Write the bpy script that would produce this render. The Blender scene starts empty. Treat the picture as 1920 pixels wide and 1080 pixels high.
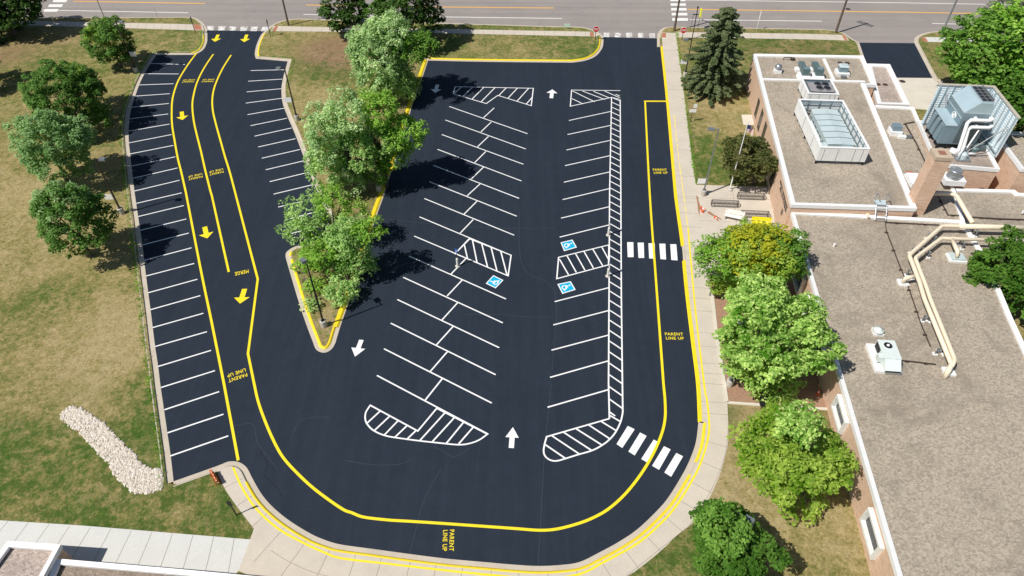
import bpy, math, random
import numpy as np
from mathutils import Vector, Matrix
from mathutils.geometry import tessellate_polygon, delaunay_2d_cdt
random.seed(7); rng = np.random.default_rng(11)
S = bpy.context.scene
COL = S.collection
R = math.radians

# ---------------------------------------------------------------- camera
F, TH, H = 1300.0, R(44.7), 46.0
cT, sT = math.cos(TH), math.sin(TH)
cam = bpy.data.cameras.new("camera"); camo = bpy.data.objects.new("camera", cam); COL.objects.link(camo)
cam.sensor_width = 36.0; cam.lens = F / 1920 * 36.0; cam.clip_end = 3000; cam.clip_start = 0.5
camo.location = (0, 0, H); camo.rotation_euler = (R(90) - TH, 0, 0)
S.camera = camo
S.render.resolution_x, S.render.resolution_y = 1024, 576

def P(p, z=0.0):
    """point of the world plane at height z that was measured at this place of the survey photo"""
    u = (p[0] - 960) / F; v = (540 - p[1]) / F
    d = (u, cT + v * sT, -sT + v * cT)
    t = (z - H) / d[2]
    return Vector((d[0] * t, d[1] * t, z))
def proj(p):
    z = p[2] - H
    w = p[1] * cT - z * sT; v = p[1] * sT + z * cT
    return (960 + F * p[0] / w, 540 - F * v / w)
def zfit(b, y):
    """height above the foot b at which the upright reaches row y"""
    lo, hi = 0.0, 40.0
    for _ in range(50):
        m = (lo + hi) / 2
        if proj((b[0], b[1], m))[1] > y: lo = m
        else: hi = m
    return lo
def Z(ox, oy, s): return lambda *a: [(ox + a[i] / s, oy + a[i + 1] / s) for i in range(0, len(a), 2)]
z1, z2, z3 = Z(0, 0, 3), Z(640, 0, 3), Z(1280, 0, 3)
z4, z5, z6 = Z(0, 360, 3), Z(640, 360, 3), Z(1280, 360, 3)
z7, z8, z9 = Z(0, 720, 3), Z(640, 720, 3), Z(1280, 720, 3)

# ---------------------------------------------------------------- materials
def nmat(name):
    m = bpy.data.materials.new(name); m.use_nodes = True
    nt = m.node_tree; b = nt.nodes["Principled BSDF"]
    return m, nt, b
def nd(nt, t, **k):
    n = nt.nodes.new(t)
    for a, v in k.items():
        if a in n.inputs: n.inputs[a].default_value = v
        else: setattr(n, a, v)
    return n
def rgba(c): return (c[0], c[1], c[2], 1)
def noise(nt, scale, detail=4, rough=0.6, coord='Object', dist=0.0, vec=None):
    n = nd(nt, "ShaderNodeTexNoise"); n.inputs['Scale'].default_value = scale
    n.inputs['Detail'].default_value = detail; n.inputs['Roughness'].default_value = rough
    n.inputs['Distortion'].default_value = dist
    if vec is None:
        tc = nd(nt, "ShaderNodeTexCoord"); vec = tc.outputs[coord]
    nt.links.new(vec, n.inputs['Vector'])
    return n
def ramp(nt, src, stops):
    r = nd(nt, "ShaderNodeValToRGB"); e = r.color_ramp.elements
    while len(e) < len(stops): e.new(0.5)
    for el, (p, c) in zip(e, stops):
        el.position = p; el.color = rgba(c) if not isinstance(c, (int, float)) else (c, c, c, 1)
    nt.links.new(src, r.inputs[0]); return r
def mix(nt, f, a, b, mode='MIX'):
    m = nd(nt, "ShaderNodeMix"); m.data_type = 'RGBA'; m.blend_type = mode; m.clamp_factor = False
    for s, v in ((0, f), (6, a), (7, b)):
        if isinstance(v, (int, float)): m.inputs[s].default_value = v
        elif isinstance(v, tuple): m.inputs[s].default_value = rgba(v)
        else: nt.links.new(v, m.inputs[s])
    return m.outputs[2]
def bump(nt, b, src, strength, dist=0.05):
    n = nd(nt, "ShaderNodeBump"); n.inputs['Strength'].default_value = strength; n.inputs['Distance'].default_value = dist
    nt.links.new(src, n.inputs['Height']); nt.links.new(n.outputs[0], b.inputs['Normal'])
def simple(name, c, rough=0.6, metal=0.0, var=0.12, scale=3.0, coord='Object'):
    m, nt, b = nmat(name)
    n = noise(nt, scale, 5, 0.65, coord)
    c2 = tuple(x * (1 - var) for x in c); c3 = tuple(min(1, x * (1 + var)) for x in c)
    r = ramp(nt, n.outputs[0], [(0.3, c2), (0.7, c3)])
    nt.links.new(r.outputs[0], b.inputs['Base Color'])
    b.inputs['Roughness'].default_value = rough; b.inputs['Metallic'].default_value = metal
    return m

def mat_asphalt():
    m, nt, b = nmat("sealed_asphalt")
    fine = noise(nt, 9, 6, 0.7); big = noise(nt, 0.12, 4, 0.6, dist=0.6); mid = noise(nt, 0.9, 5, 0.7)
    a = ramp(nt, big.outputs[0], [(0.3, (.0175, .026, .042)), (0.7, (.0255, .036, .055))])
    c = mix(nt, 0.35, a.outputs[0], ramp(nt, mid.outputs[0], [(0.35, (.0145, .021, .034)), (0.7, (.031, .042, .062))]).outputs[0])
    c = mix(nt, 0.35, c, ramp(nt, fine.outputs[0], [(0.35, (.012, .017, .027)), (0.68, (.037, .046, .064))]).outputs[0])
    # long-wave brush and drying streaks
    tc = nd(nt, "ShaderNodeTexCoord"); mp = nd(nt, "ShaderNodeMapping")
    mp.inputs['Scale'].default_value = (1.2, 0.05, 1); mp.inputs['Rotation'].default_value = (0, 0, R(7))
    nt.links.new(tc.outputs['Object'], mp.inputs[0])
    st = noise(nt, 1.0, 5, 0.65, vec=mp.outputs[0], dist=0.4)
    c = mix(nt, 0.22, c, ramp(nt, st.outputs[0], [(0.4, (.015, .021, .033)), (0.75, (.036, .046, .064))]).outputs[0])
    # faint filled cracks
    wn = noise(nt, 0.16, 7, 0.72); wv = mix(nt, 9.0, tc.outputs['Object'], wn.outputs[1], 'ADD')
    vo = nd(nt, "ShaderNodeTexVoronoi", feature='DISTANCE_TO_EDGE'); vo.inputs['Scale'].default_value = 0.085
    nt.links.new(wv, vo.inputs['Vector'])
    cr = ramp(nt, vo.outputs[0], [(0.0, 1.0), (0.0035, 0.0)])
    ms = ramp(nt, noise(nt, 0.07, 3, 0.5).outputs[0], [(0.5, 0.0), (0.68, 0.5)])
    f = mix(nt, 1.0, cr.outputs[0], ms.outputs[0], 'MULTIPLY')
    c = mix(nt, f, c, (.042, .052, .07))
    nt.links.new(c, b.inputs['Base Color'])
    b.inputs['Roughness'].default_value = 0.8; b.inputs['Specular IOR Level'].default_value = 0.12
    bump(nt, b, fine.outputs[0], 0.25, 0.02)
    return m
def mat_road():
    m, nt, b = nmat("worn_road_asphalt")
    tc = nd(nt, "ShaderNodeTexCoord"); mp = nd(nt, "ShaderNodeMapping")
    mp.inputs['Scale'].default_value = (0.02, 0.75, 1); mp.inputs['Rotation'].default_value = (0, 0, R(1.5))
    nt.links.new(tc.outputs['Object'], mp.inputs[0])
    st = noise(nt, 1.0, 4, 0.6, vec=mp.outputs[0]); fine = noise(nt, 7, 5, 0.7); big = noise(nt, 0.15, 4, 0.6)
    c = ramp(nt, st.outputs[0], [(0.3, (.225, .2, .188)), (0.72, (.35, .31, .285))]).outputs[0]
    c = mix(nt, 0.3, c, ramp(nt, big.outputs[0], [(0.35, (.22, .195, .185)), (0.7, (.36, .32, .295))]).outputs[0])
    c = mix(nt, 0.3, c, ramp(nt, fine.outputs[0], [(0.35, (.19, .17, .16)), (0.7, (.38, .34, .32))]).outputs[0])
    vo = nd(nt, "ShaderNodeTexVoronoi", feature='DISTANCE_TO_EDGE'); vo.inputs['Scale'].default_value = 0.12
    wn = noise(nt, 0.4, 5, 0.7); nt.links.new(mix(nt, 6.0, tc.outputs['Object'], wn.outputs[1], 'ADD'), vo.inputs['Vector'])
    cr = ramp(nt, vo.outputs[0], [(0.0, 0.55), (0.006, 0.0)])
    c = mix(nt, cr.outputs[0], c, (.12, .11, .1))
    nt.links.new(c, b.inputs['Base Color']); b.inputs['Roughness'].default_value = 0.9
    return m
def mat_concrete(name, c, var=0.1):
    m, nt, b = nmat(name)
    big = noise(nt, 0.5, 5, 0.7); fine = noise(nt, 12, 5, 0.7); bl = noise(nt, 1.7, 5, 0.75, dist=0.5)
    k = lambda s: tuple(x * s for x in c)
    a = ramp(nt, big.outputs[0], [(0.3, k(1 - var)), (0.7, k(1 + var))]).outputs[0]
    a = mix(nt, 0.3, a, ramp(nt, fine.outputs[0], [(0.35, k(.78)), (0.65, k(1.18))]).outputs[0])
    st = ramp(nt, bl.outputs[0], [(0.62, 0.0), (0.8, 0.45)])
    a = mix(nt, st.outputs[0], a, tuple(x * s for x, s in zip(c, (.6, .56, .5))))
    nt.links.new(a, b.inputs['Base Color']); b.inputs['Roughness'].default_value = 0.88
    return m
def mat_ground():
    m, nt, b = nmat("lawn")
    at = nd(nt, "ShaderNodeVertexColor"); at.layer_name = "turf"
    sep = nd(nt, "ShaderNodeSeparateColor"); nt.links.new(at.outputs[0], sep.inputs[0])
    n1 = noise(nt, 0.22, 5, 0.65, dist=0.4); n2 = noise(nt, 1.3, 6, 0.75); n3 = noise(nt, 4.2, 5, 0.8)
    def mth(op, a, b_):
        q = nd(nt, "ShaderNodeMath"); q.operation = op
        for i, v in ((0, a), (1, b_)):
            if isinstance(v, (int, float)): q.inputs[i].default_value = v
            else: nt.links.new(v, q.inputs[i])
        return q.outputs[0]
    g = mth('ADD', sep.outputs[0], mth('MULTIPLY', mth('SUBTRACT', n1.outputs[0], 0.5), 1.25))
    g = mth('ADD', g, mth('MULTIPLY', mth('SUBTRACT', n2.outputs[0], 0.5), 1.5))
    g = mth('ADD', g, mth('MULTIPLY', mth('SUBTRACT', n3.outputs[0], 0.5), 1.7))
    tr = ramp(nt, g, [(0.0, (.41, .325, .17)), (0.26, (.32, .26, .11)), (0.48, (.215, .195, .068)), (0.72, (.105, .15, .034)), (1.0, (.046, .105, .014))]).outputs[0]
    dirt = ramp(nt, n2.outputs[0], [(0.3, (.24, .15, .085)), (0.7, (.31, .21, .125))]).outputs[0]
    c = mix(nt, sep.outputs[1], tr, dirt)
    lush = mix(nt, n3.outputs[0], (.05, .105, .02), (.085, .16, .035))
    c = mix(nt, sep.outputs[2], c, lush)
    c = mix(nt, 0.5, c, ramp(nt, noise(nt, 5.0, 4, 0.8).outputs[0], [(0.34, 0.3), (0.6, 1.1)]).outputs[0], 'MULTIPLY')
    pn = noise(nt, 0.95, 6, 0.78, dist=0.3)
    pm = ramp(nt, pn.outputs[0], [(0.5, 0.0), (0.57, 0.8)])
    gm = ramp(nt, sep.outputs[0], [(0.34, 0.12), (0.6, 1.0)])
    c = mix(nt, mix(nt, 1.0, pm.outputs[0], gm.outputs[0], 'MULTIPLY'), c, mix(nt, n3.outputs[0], (.024, .06, .009), (.07, .13, .022)))
    tn = noise(nt, 0.7, 6, 0.75, dist=0.5)
    tm = ramp(nt, tn.outputs[0], [(0.55, 0.0), (0.66, 0.5)])
    c = mix(nt, tm.outputs[0], c, mix(nt, n3.outputs[0], (.22, .175, .08), (.41, .335, .18)))
    c = mix(nt, 0.2, c, mix(nt, 1.0, c, (1.6, 1.6, 1.6), 'MULTIPLY'))
    nt.links.new(c, b.inputs['Base Color']); b.inputs['Roughness'].default_value = 0.95
    b.inputs['Specular IOR Level'].default_value = 0.1
    n4 = noise(nt, 5, 6, 0.8)
    bump(nt, b, n4.outputs[0], 0.9, 0.12)
    return m
def mat_gravel(name, c):
    m, nt, b = nmat(name)
    k = lambda s: tuple(x * s for x in c)
    vo = nd(nt, "ShaderNodeTexVoronoi"); vo.inputs['Scale'].default_value = 8.5
    tc = nd(nt, "ShaderNodeTexCoord"); nt.links.new(tc.outputs['Object'], vo.inputs['Vector'])
    hsv = nd(nt, "ShaderNodeSeparateColor"); nt.links.new(vo.outputs['Color'], hsv.inputs[0])
    a = ramp(nt, hsv.outputs[0], [(0.0, k(.55)), (0.45, k(.97)), (1.0, k(1.45))]).outputs[0]
    a = mix(nt, 0.4, a, ramp(nt, noise(nt, 5.5, 5, 0.8).outputs[0], [(0.34, k(.6)), (0.66, k(1.35))]).outputs[0])
    big = noise(nt, 0.16, 5, 0.7, dist=0.8)
    a = mix(nt, ramp(nt, big.outputs[0], [(0.5, 0.0), (0.7, 0.75)]).outputs[0], a, tuple(x * q for x, q in zip(c, (.6, .6, .6))))
    a = mix(nt, ramp(nt, noise(nt, 0.28, 6, 0.75, dist=1.2).outputs[0], [(0.6, 0.0), (0.7, 0.4)]).outputs[0], a, tuple(x * q for x, q in zip(c, (.48, .47, .46))))
    a = mix(nt, ramp(nt, noise(nt, 0.6, 5, 0.7).outputs[0], [(0.52, 0.0), (0.75, 0.3)]).outputs[0], a, tuple(x * s for x, s in zip(c, (1.3, 1.22, 1.1))))
    nt.links.new(a, b.inputs['Base Color']); b.inputs['Roughness'].default_value = 0.95
    bump(nt, b, vo.outputs[0], 0.5, 0.05)
    return m
def mat_brick():
    m, nt, b = nmat("tan_brick")
    tc = nd(nt, "ShaderNodeTexCoord")
    br = nd(nt, "ShaderNodeTexBrick"); br.inputs['Scale'].default_value = 1.0
    br.inputs['Brick Width'].default_value = 0.3; br.inputs['Row Height'].default_value = 0.1
    br.inputs['Mortar Size'].default_value = 0.009; br.inputs['Bias'].default_value = -0.1
    br.inputs['Color1'].default_value = rgba((.74, .53, .40)); br.inputs['Color2'].default_value = rgba((.5, .31, .2))
    br.inputs['Mortar'].default_value = rgba((.45, .34, .25))
    nt.links.new(tc.outputs['UV'], br.inputs['Vector'])
    mp = nd(nt, "ShaderNodeMapping"); mp.inputs['Scale'].default_value = (0.9, 6, 1); nt.links.new(tc.outputs['UV'], mp.inputs[0])
    n = noise(nt, 1.0, 5, 0.7, vec=mp.outputs[0])
    c = mix(nt, 0.45, br.outputs[0], ramp(nt, n.outputs[0], [(0.3, (.5, .3, .19)), (0.5, (.72, .5, .36)), (0.7, (.79, .59, .46))]).outputs[0])
    nt.links.new(c, b.inputs['Base Color']); b.inputs['Roughness'].default_value = 0.9
    return m
def mat_paint(name, c, wear=0.1):
    m, nt, b = nmat(name)
    n = noise(nt, 4, 6, 0.75); n2 = noise(nt, 0.8, 3, .6)
    a = ramp(nt, n.outputs[0], [(0.25, tuple(x * (1 - 2.2 * wear) for x in c)), (0.5, c)]).outputs[0]
    a = mix(nt, 0.25, a, ramp(nt, n2.outputs[0], [(0.3, tuple(x * .82 for x in c)), (0.6, c)]).outputs[0])
    nt.links.new(a, b.inputs['Base Color']); b.inputs['Roughness'].default_value = 0.65
    return m
def mat_worn(name, c, under):
    m, nt, b = nmat(name)
    n = noise(nt, 1.6, 6, 0.8)
    f = ramp(nt, n.outputs[0], [(0.42, 0.0), (0.56, 1.0)])
    nt.links.new(mix(nt, f.outputs[0], under, c), b.inputs['Base Color']); b.inputs['Roughness'].default_value = 0.8
    return m
def mat_leaf(name, c1, c2, c3=None, trans=0.35, f3=0.25):
    m, nt, b = nmat(name)
    g = nd(nt, "ShaderNodeNewGeometry")
    st = [(0.0, c1), (0.55, c2)]
    if c3: st = [(0.0, c1), (1 - f3 - .08, c2), (1 - f3, c3)]
    r = ramp(nt, g.outputs['Random Per Island'], st)
    n = noise(nt, 0.55, 3, 0.6)
    c = mix(nt, 0.55, r.outputs[0], ramp(nt, n.outputs[0], [(0.35, c1), (0.65, c3 or c2)]).outputs[0])
    nt.links.new(c, b.inputs['Base Color']); b.inputs['Roughness'].default_value = 0.65
    b.inputs['Specular IOR Level'].default_value = 0.06
    tr = nd(nt, "ShaderNodeBsdfTranslucent")
    nt.links.new(mix(nt, 1.0, c, (1.3, 1.45, .4), 'MULTIPLY'), tr.inputs[0])
    ms = nd(nt, "ShaderNodeMixShader"); ms.inputs[0].default_value = trans
    nt.links.new(b.outputs[0], ms.inputs[1]); nt.links.new(tr.outputs[0], ms.inputs[2])
    nt.links.new(ms.outputs[0], nt.nodes["Material Output"].inputs[0])
    return m
def mat_bark(name, c):
    m, nt, b = nmat(name)
    tc = nd(nt, "ShaderNodeTexCoord"); mp = nd(nt, "ShaderNodeMapping"); mp.inputs['Scale'].default_value = (9, 9, 1.4)
    nt.links.new(tc.outputs['Object'], mp.inputs[0])
    n = noise(nt, 1.0, 6, 0.7, vec=mp.outputs[0])
    nt.links.new(ramp(nt, n.outputs[0], [(0.3, tuple(x * .5 for x in c)), (0.7, tuple(x * 1.4 for x in c))]).outputs[0], b.inputs['Base Color'])
    b.inputs['Roughness'].default_value = 0.95
    return m
def mat_ribbed(name, c, period, axis=0, depth=0.8):
    m, nt, b = nmat(name)
    tc = nd(nt, "ShaderNodeTexCoord"); w = nd(nt, "ShaderNodeTexWave"); w.wave_type = 'BANDS'; w.bands_direction = 'XY'[axis]
    w.inputs['Scale'].default_value = 0.314 / period; nt.links.new(tc.outputs['UV'], w.inputs['Vector'])
    bump(nt, b, w.outputs[1], depth, 0.06)
    n = noise(nt, 1.2, 5, 0.7)
    nt.links.new(ramp(nt, n.outputs[0], [(0.3, tuple(x * .9 for x in c)), (0.7, c)]).outputs[0], b.inputs['Base Color'])
    b.inputs['Roughness'].default_value = 0.5
    return m
def mat_mulch():
    m, nt, b = nmat("wood_mulch")
    n = noise(nt, 9, 6, 0.8); n2 = noise(nt, 2, 4, 0.7)
    c = ramp(nt, n.outputs[0], [(0.25, (.16, .085, .05)), (0.5, (.36, .21, .14)), (0.75, (.55, .37, .27))]).outputs[0]
    c = mix(nt, 0.3, c, ramp(nt, n2.outputs[0], [(0.3, (.27, .15, .095)), (0.7, (.46, .29, .2))]).outputs[0])
    nt.links.new(c, b.inputs['Base Color']); b.inputs['Roughness'].default_value = 1.0
    bump(nt, b, n.outputs[0], 0.8, 0.08)
    return m
def mat_rock():
    m, nt, b = nmat("limestone_riprap")
    g = nd(nt, "ShaderNodeNewGeometry"); n = noise(nt, 6, 5, 0.7)
    c = ramp(nt, g.outputs['Random Per Island'], [(0.0, (.46, .4, .31)), (0.3, (.62, .56, .46)), (0.7, (.7, .63, .55)), (1.0, (.76, .72, .67))]).outputs[0]
    c = mix(nt, 0.25, c, ramp(nt, n.outputs[0], [(0.3, (.4, .33, .26)), (0.7, (.78, .72, .65))]).outputs[0])
    nt.links.new(c, b.inputs['Base Color']); b.inputs['Roughness'].default_value = 0.9
    return m

M = dict(
    asphalt=mat_asphalt(), road=mat_road(), lawn=mat_ground(),
    walk=mat_concrete("pavement_concrete", (.56, .50, .42)), newwalk=mat_concrete("new_concrete", (.60, .60, .57), 0.05),
    kerb=mat_concrete("kerb_concrete", (.52, .455, .37), 0.14), apron=mat_concrete("apron_concrete", (.62, .57, .49)),
    joint=simple("dark_joint_line", (.22, .19, .16), 1.0), footing=mat_concrete("footing_concrete", (.5, .47, .42)),  # joint: the dark colour of the pavement joints themselves
    white=mat_paint("white_road_paint", (.86, .86, .86), .05), yellow=mat_paint("yellow_road_paint", (.9, .70, .012), .07),
    kerbyellow=mat_paint("yellow_kerb_paint", (.86, .64, .015), .12),
    fadeyellow=mat_worn("faded_yellow_line", (.85, .68, .12), (.56, .50, .42)),
    roadwhite=mat_paint("road_white", (.8, .79, .76), .08), roadyellow=mat_paint("road_orange_line", (.75, .42, .12), .12),
    wornwhite=mat_worn("worn_white_block", (.78, .77, .75), (.36, .33, .31)),
    blue=mat_paint("symbol_blue", (.0, .42, .68), .05), seam=simple("paving_seam", (.032, .042, .058), .9), darkcrack=simple("open_crack", (.008, .008, .01), 1.0),
    redpad=mat_concrete("red_tactile_pad", (.42, .16, .09)), mulch=mat_mulch(), rock=mat_rock(),
    roof=mat_gravel("roof_gravel", (.365, .312, .248)), roofpink=mat_gravel("roof_gravel_pale", (.42, .345, .3)),
    roofdark=mat_gravel("roof_gravel_brown", (.27, .215, .17)), coarse=mat_gravel("coarse_ballast", (.34, .28, .24)),
    brick=mat_brick(), coping=simple("white_coping", (.84, .84, .84), .45, 0, .03), frame=simple("white_window_frame", (.78, .78, .76), .5),
    glass=simple("window_glass", (.025, .03, .035), .08, 0, .3, .8), stone=mat_concrete("chimney_cap_stone", (.5, .4, .3)),
    ribwhite=mat_ribbed("white_ribbed_panel", (.84, .85, .83), .3, 0, .15), ribblue=simple("pale_ribbed_metal", (.74, .82, .86), .45, 0, .05),
    capstone=simple("beige_cap_metal", (.5, .46, .38), .5), ductblue=simple("pale_galvanised_metal", (.56, .66, .68), .4, .15, .06, .6),
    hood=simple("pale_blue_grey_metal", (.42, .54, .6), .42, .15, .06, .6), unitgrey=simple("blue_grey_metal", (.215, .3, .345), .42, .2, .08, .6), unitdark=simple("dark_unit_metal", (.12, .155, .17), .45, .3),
    dark=simple("dark_opening", (.012, .013, .016), .6), steel=simple("galvanised_steel", (.42, .45, .47), .35, .7),
    polegrey=simple("grey_pole_paint", (.2, .22, .23), .45, .3), bronze=simple("dark_bronze_paint", (.035, .033, .03), .45, .2),
    pipetan=simple("tan_pipe_jacket", (.78, .68, .52), .5, 0, .05), pipewhite=simple("white_pipe_jacket", (.85, .85, .85), .4, 0, .03),
    rtu=simple("pale_unit_paint", (.68, .75, .73), .4, .05, .04), teal=simple("weathered_teal_metal", (.13, .2, .21), .5, .3),
    iron=simple("cast_iron", (.07, .05, .04), .7, .3), rack=simple("rack_steel", (.16, .14, .13), .5, .4),
    wood=mat_bark("weathered_pole_wood", (.13, .095, .07)), bark=mat_bark("grey_bark", (.1, .085, .07)),
    orange=mat_paint("orange_plastic", (.8, .13, .025), .12), orangepale=mat_paint("faded_orange_white", (.85, .42, .3), .2),
    red=simple("sign_red", (.6, .02, .03), .4, 0, .05), signwhite=simple("sign_white", (.93, .93, .93), .4, 0, .03),
    signblue=simple("sign_blue", (.01, .09, .4), .4), signyellow=simple("sign_yellow", (.8, .78, .02), .4), signgreen=simple("sign_pale_green", (.55, .75, .65), .5),
    benchyellow=simple("yellow_bench_paint", (.88, .74, .02), .4, 0, .04), benchwhite=simple("cream_bench_paint", (.82, .8, .74), .5, 0, .05),
    black=simple("black_paint", (.012, .012, .013), .5), flagblue=simple("flag_navy", (.02, .03, .12), .7), flagred=simple("flag_red", (.45, .03, .04), .7),
    dirt=simple("brown_soil", (.33, .18, .1), 1.0), lead=simple("window_dark_frame", (.09, .08, .07), .5),
)

# ---------------------------------------------------------------- mesh builder
class MB:
    def __init__(s): s.v = []; s.f = []; s.m = []
    def add(s, vs, fs, m=0):
        o = len(s.v); s.v += [tuple(x) for x in vs]
        for f in fs: s.f.append(tuple(o + i for i in f)); s.m.append(m)
        return s
    def box(s, x0, x1, y0, y1, z0, z1, m=0, mat=None):
        vs = [(x, y, z) for z in (z0, z1) for x, y in ((x0, y0), (x1, y0), (x1, y1), (x0, y1))]
        if mat is not None: vs = [mat @ Vector(v) for v in vs]
        return s.add(vs, [(3, 2, 1, 0), (4, 5, 6, 7), (0, 1, 5, 4), (1, 2, 6, 5), (2, 3, 7, 6), (3, 0, 4, 7)], m)
    def hexa(s, bot, top, m=0):
        n = len(bot)
        return s.add(list(bot) + list(top), [tuple(reversed(range(n))), tuple(range(n, 2 * n))] + [(i, (i + 1) % n, n + (i + 1) % n, n + i) for i in range(n)], m)
    def prism(s, poly, z0, z1, m=0, top=True, bottom=False):
        poly = ccw(poly); n = len(poly)
        vs = [(p[0], p[1], z0) for p in poly] + [(p[0], p[1], z1) for p in poly]
        s.add(vs, [(i, (i + 1) % n, n + (i + 1) % n, n + i) for i in range(n)], m)
        if top: s.flat(poly, z1, m)
        if bottom: s.add([(p[0], p[1], z0) for p in reversed(poly)], [tuple(range(n))], m)
        return s
    def flat(s, poly, z, m=0):
        vs = [Vector((p[0], p[1], 0)) for p in poly]
        tr = tessellate_polygon([vs])
        fs = []
        for t in tr:
            a, b, c = (vs[i] for i in t)
            cr = (b.x - a.x) * (c.y - a.y) - (b.y - a.y) * (c.x - a.x)
            if abs(cr) < 1e-9: continue
            fs.append(tuple(t) if cr > 0 else tuple(reversed(t)))
        return s.add([(p.x, p.y, z) for p in vs], fs, m)
    def tube(s, pts, r, seg=8, m=0, cap=True, closed=False):
        pts = [Vector(p) for p in pts]; n = len(pts)
        rs = r if isinstance(r, (list, tuple)) else [r] * n
        vs = []; ref = None
        for i, p in enumerate(pts):
            a = pts[(i - 1) % n] if (closed or i) else p; b = pts[(i + 1) % n] if (closed or i < n - 1) else p
            t = (b - a).normalized()
            if ref is None: ref = Vector((0, 0, 1)) if abs(t.z) < .9 else Vector((1, 0, 0))
            x = ref - t * ref.dot(t)
            if x.length < 1e-4: x = Vector((0, 1, 0)) - t * t.y
            x.normalize(); ref = x; y = t.cross(x)
            k = 1.0
            if 0 < i < n - 1 or closed:
                c = max(0.35, math.sqrt(max(0, (1 + (p - a).normalized().dot((b - p).normalized())) / 2))); k = 1 / c
            for j in range(seg):
                q = 2 * math.pi * j / seg
                vs.append(p + (x * math.cos(q) + y * math.sin(q)) * rs[i] * (k if k < 1.3 else 1.15))
        fs = []
        for i in range(n if closed else n - 1):
            for j in range(seg):
                fs.append((i * seg + j, i * seg + (j + 1) % seg, ((i + 1) % n) * seg + (j + 1) % seg, ((i + 1) % n) * seg + j))
        if cap and not closed:
            fs.append(tuple(reversed(range(seg)))); fs.append(tuple(range((n - 1) * seg, n * seg)))
        return s.add(vs, fs, m)
    def lathe(s, prof, seg=16, c=(0, 0, 0), m=0):
        vs = []
        for r, z in prof:
            for j in range(seg):
                q = 2 * math.pi * j / seg; vs.append((c[0] + r * math.cos(q), c[1] + r * math.sin(q), c[2] + z))
        n = len(prof); fs = [(i * seg + j, i * seg + (j + 1) % seg, (i + 1) * seg + (j + 1) % seg, (i + 1) * seg + j) for i in range(n - 1) for j in range(seg)]
        fs.append(tuple(range((n - 1) * seg, n * seg))); fs.append(tuple(reversed(range(seg))))
        return s.add(vs, fs, m)
    def ribbon(s, pts, w, z, m=0, closed=False):
        L = offset(pts, -w / 2, closed); Rr = offset(pts, w / 2, closed); n = len(pts)
        vs = [(p[0], p[1], z) for p in L] + [(p[0], p[1], z) for p in Rr]
        return s.add(vs, [(i, n + i, n + (i + 1) % n, (i + 1) % n) for i in range(n if closed else n - 1)], m)
    def sweep(s, pts, prof, m=0, closed=False):
        rows = [[(p[0], p[1], z) for p in offset(pts, d, closed)] for d, z in prof]
        n = len(pts); o = len(s.v); s.v += [v for r in rows for v in r]
        for k in range(len(prof) - 1):
            for i in range(n if closed else n - 1):
                j = (i + 1) % n
                s.f.append((o + k * n + i, o + (k + 1) * n + i, o + (k + 1) * n + j, o + k * n + j)); s.m.append(m)
        return s
    def shift(s, d): s.v = [(v[0] - d[0], v[1] - d[1], v[2] - d[2]) for v in s.v]; return s
    def parts(s, name, mats, parent=None, **k):
        """one object for every loose piece"""
        r = list(range(len(s.v)))
        def fd(i):
            while r[i] != i: r[i] = r[r[i]]; i = r[i]
            return i
        for f in s.f:
            for i in f[1:]: r[fd(i)] = fd(f[0])
        grp = {}
        for f, m in zip(s.f, s.m): grp.setdefault(fd(f[0]), []).append((f, m))
        out = []
        for fs in grp.values():
            mb = MB(); mp = {}
            for f, m in fs:
                for i in f:
                    if i not in mp: mp[i] = len(mb.v); mb.v.append(s.v[i])
                mb.f.append(tuple(mp[i] for i in f)); mb.m.append(m)
            out.append(mb.build(name, mats, parent, **k))
        return out
    def build(s, name, mats, parent=None, smooth=False, uv=True):
        me = bpy.data.meshes.new(name); me.from_pydata(s.v, [], s.f)
        for mm in (mats if isinstance(mats, (list, tuple)) else [mats]): me.materials.append(mm)
        if any(s.m): me.polygons.foreach_set("material_index", s.m)
        if smooth: me.polygons.foreach_set("use_smooth", [True] * len(s.f))
        me.update()
        if uv:
            l = me.uv_layers.new(name="UVMap"); d = [0.0] * (2 * len(me.loops))
            for p in me.polygons:
                nrm = p.normal
                if abs(nrm.z) > .8: t = None
                else:
                    t = Vector((-nrm.y, nrm.x, 0)); t.normalize()
                for li in p.loop_indices:
                    c = me.vertices[me.loops[li].vertex_index].co
                    d[2 * li], d[2 * li + 1] = (c.x, c.y) if t is None else (c.dot(t), c.z)
            l.data.foreach_set("uv", d)
        o = bpy.data.objects.new(name, me); COL.objects.link(o)
        if parent: o.parent = parent
        return o
def ccw(p):
    a = sum(p[i][0] * p[(i + 1) % len(p)][1] - p[(i + 1) % len(p)][0] * p[i][1] for i in range(len(p)))
    return list(p) if a > 0 else list(reversed(p))
def offset(pts, d, closed=False):
    """polyline moved d to the right of its direction of travel, mitred"""
    n = len(pts); out = []
    for i in range(n):
        p = Vector(pts[i][:2]); a = Vector(pts[(i - 1) % n][:2]) if (closed or i) else None; b = Vector(pts[(i + 1) % n][:2]) if (closed or i < n - 1) else None
        ds = []
        if a is not None and (p - a).length > 1e-6: ds.append((p - a).normalized())
        if b is not None and (b - p).length > 1e-6: ds.append((b - p).normalized())
        if not ds: ds = [Vector((1, 0))]
        ns = [Vector((t.y, -t.x)) for t in ds]
        if len(ns) == 2:
            m = ns[0] + ns[1]
            if m.length < 1e-3: m = ns[0].copy()
            m.normalize(); k = 1 / max(.4, m.dot(ns[0]))
        else: m, k = ns[0], 1
        out.append((p.x + m.x * d * k, p.y + m.y * d * k))
    return out
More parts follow.
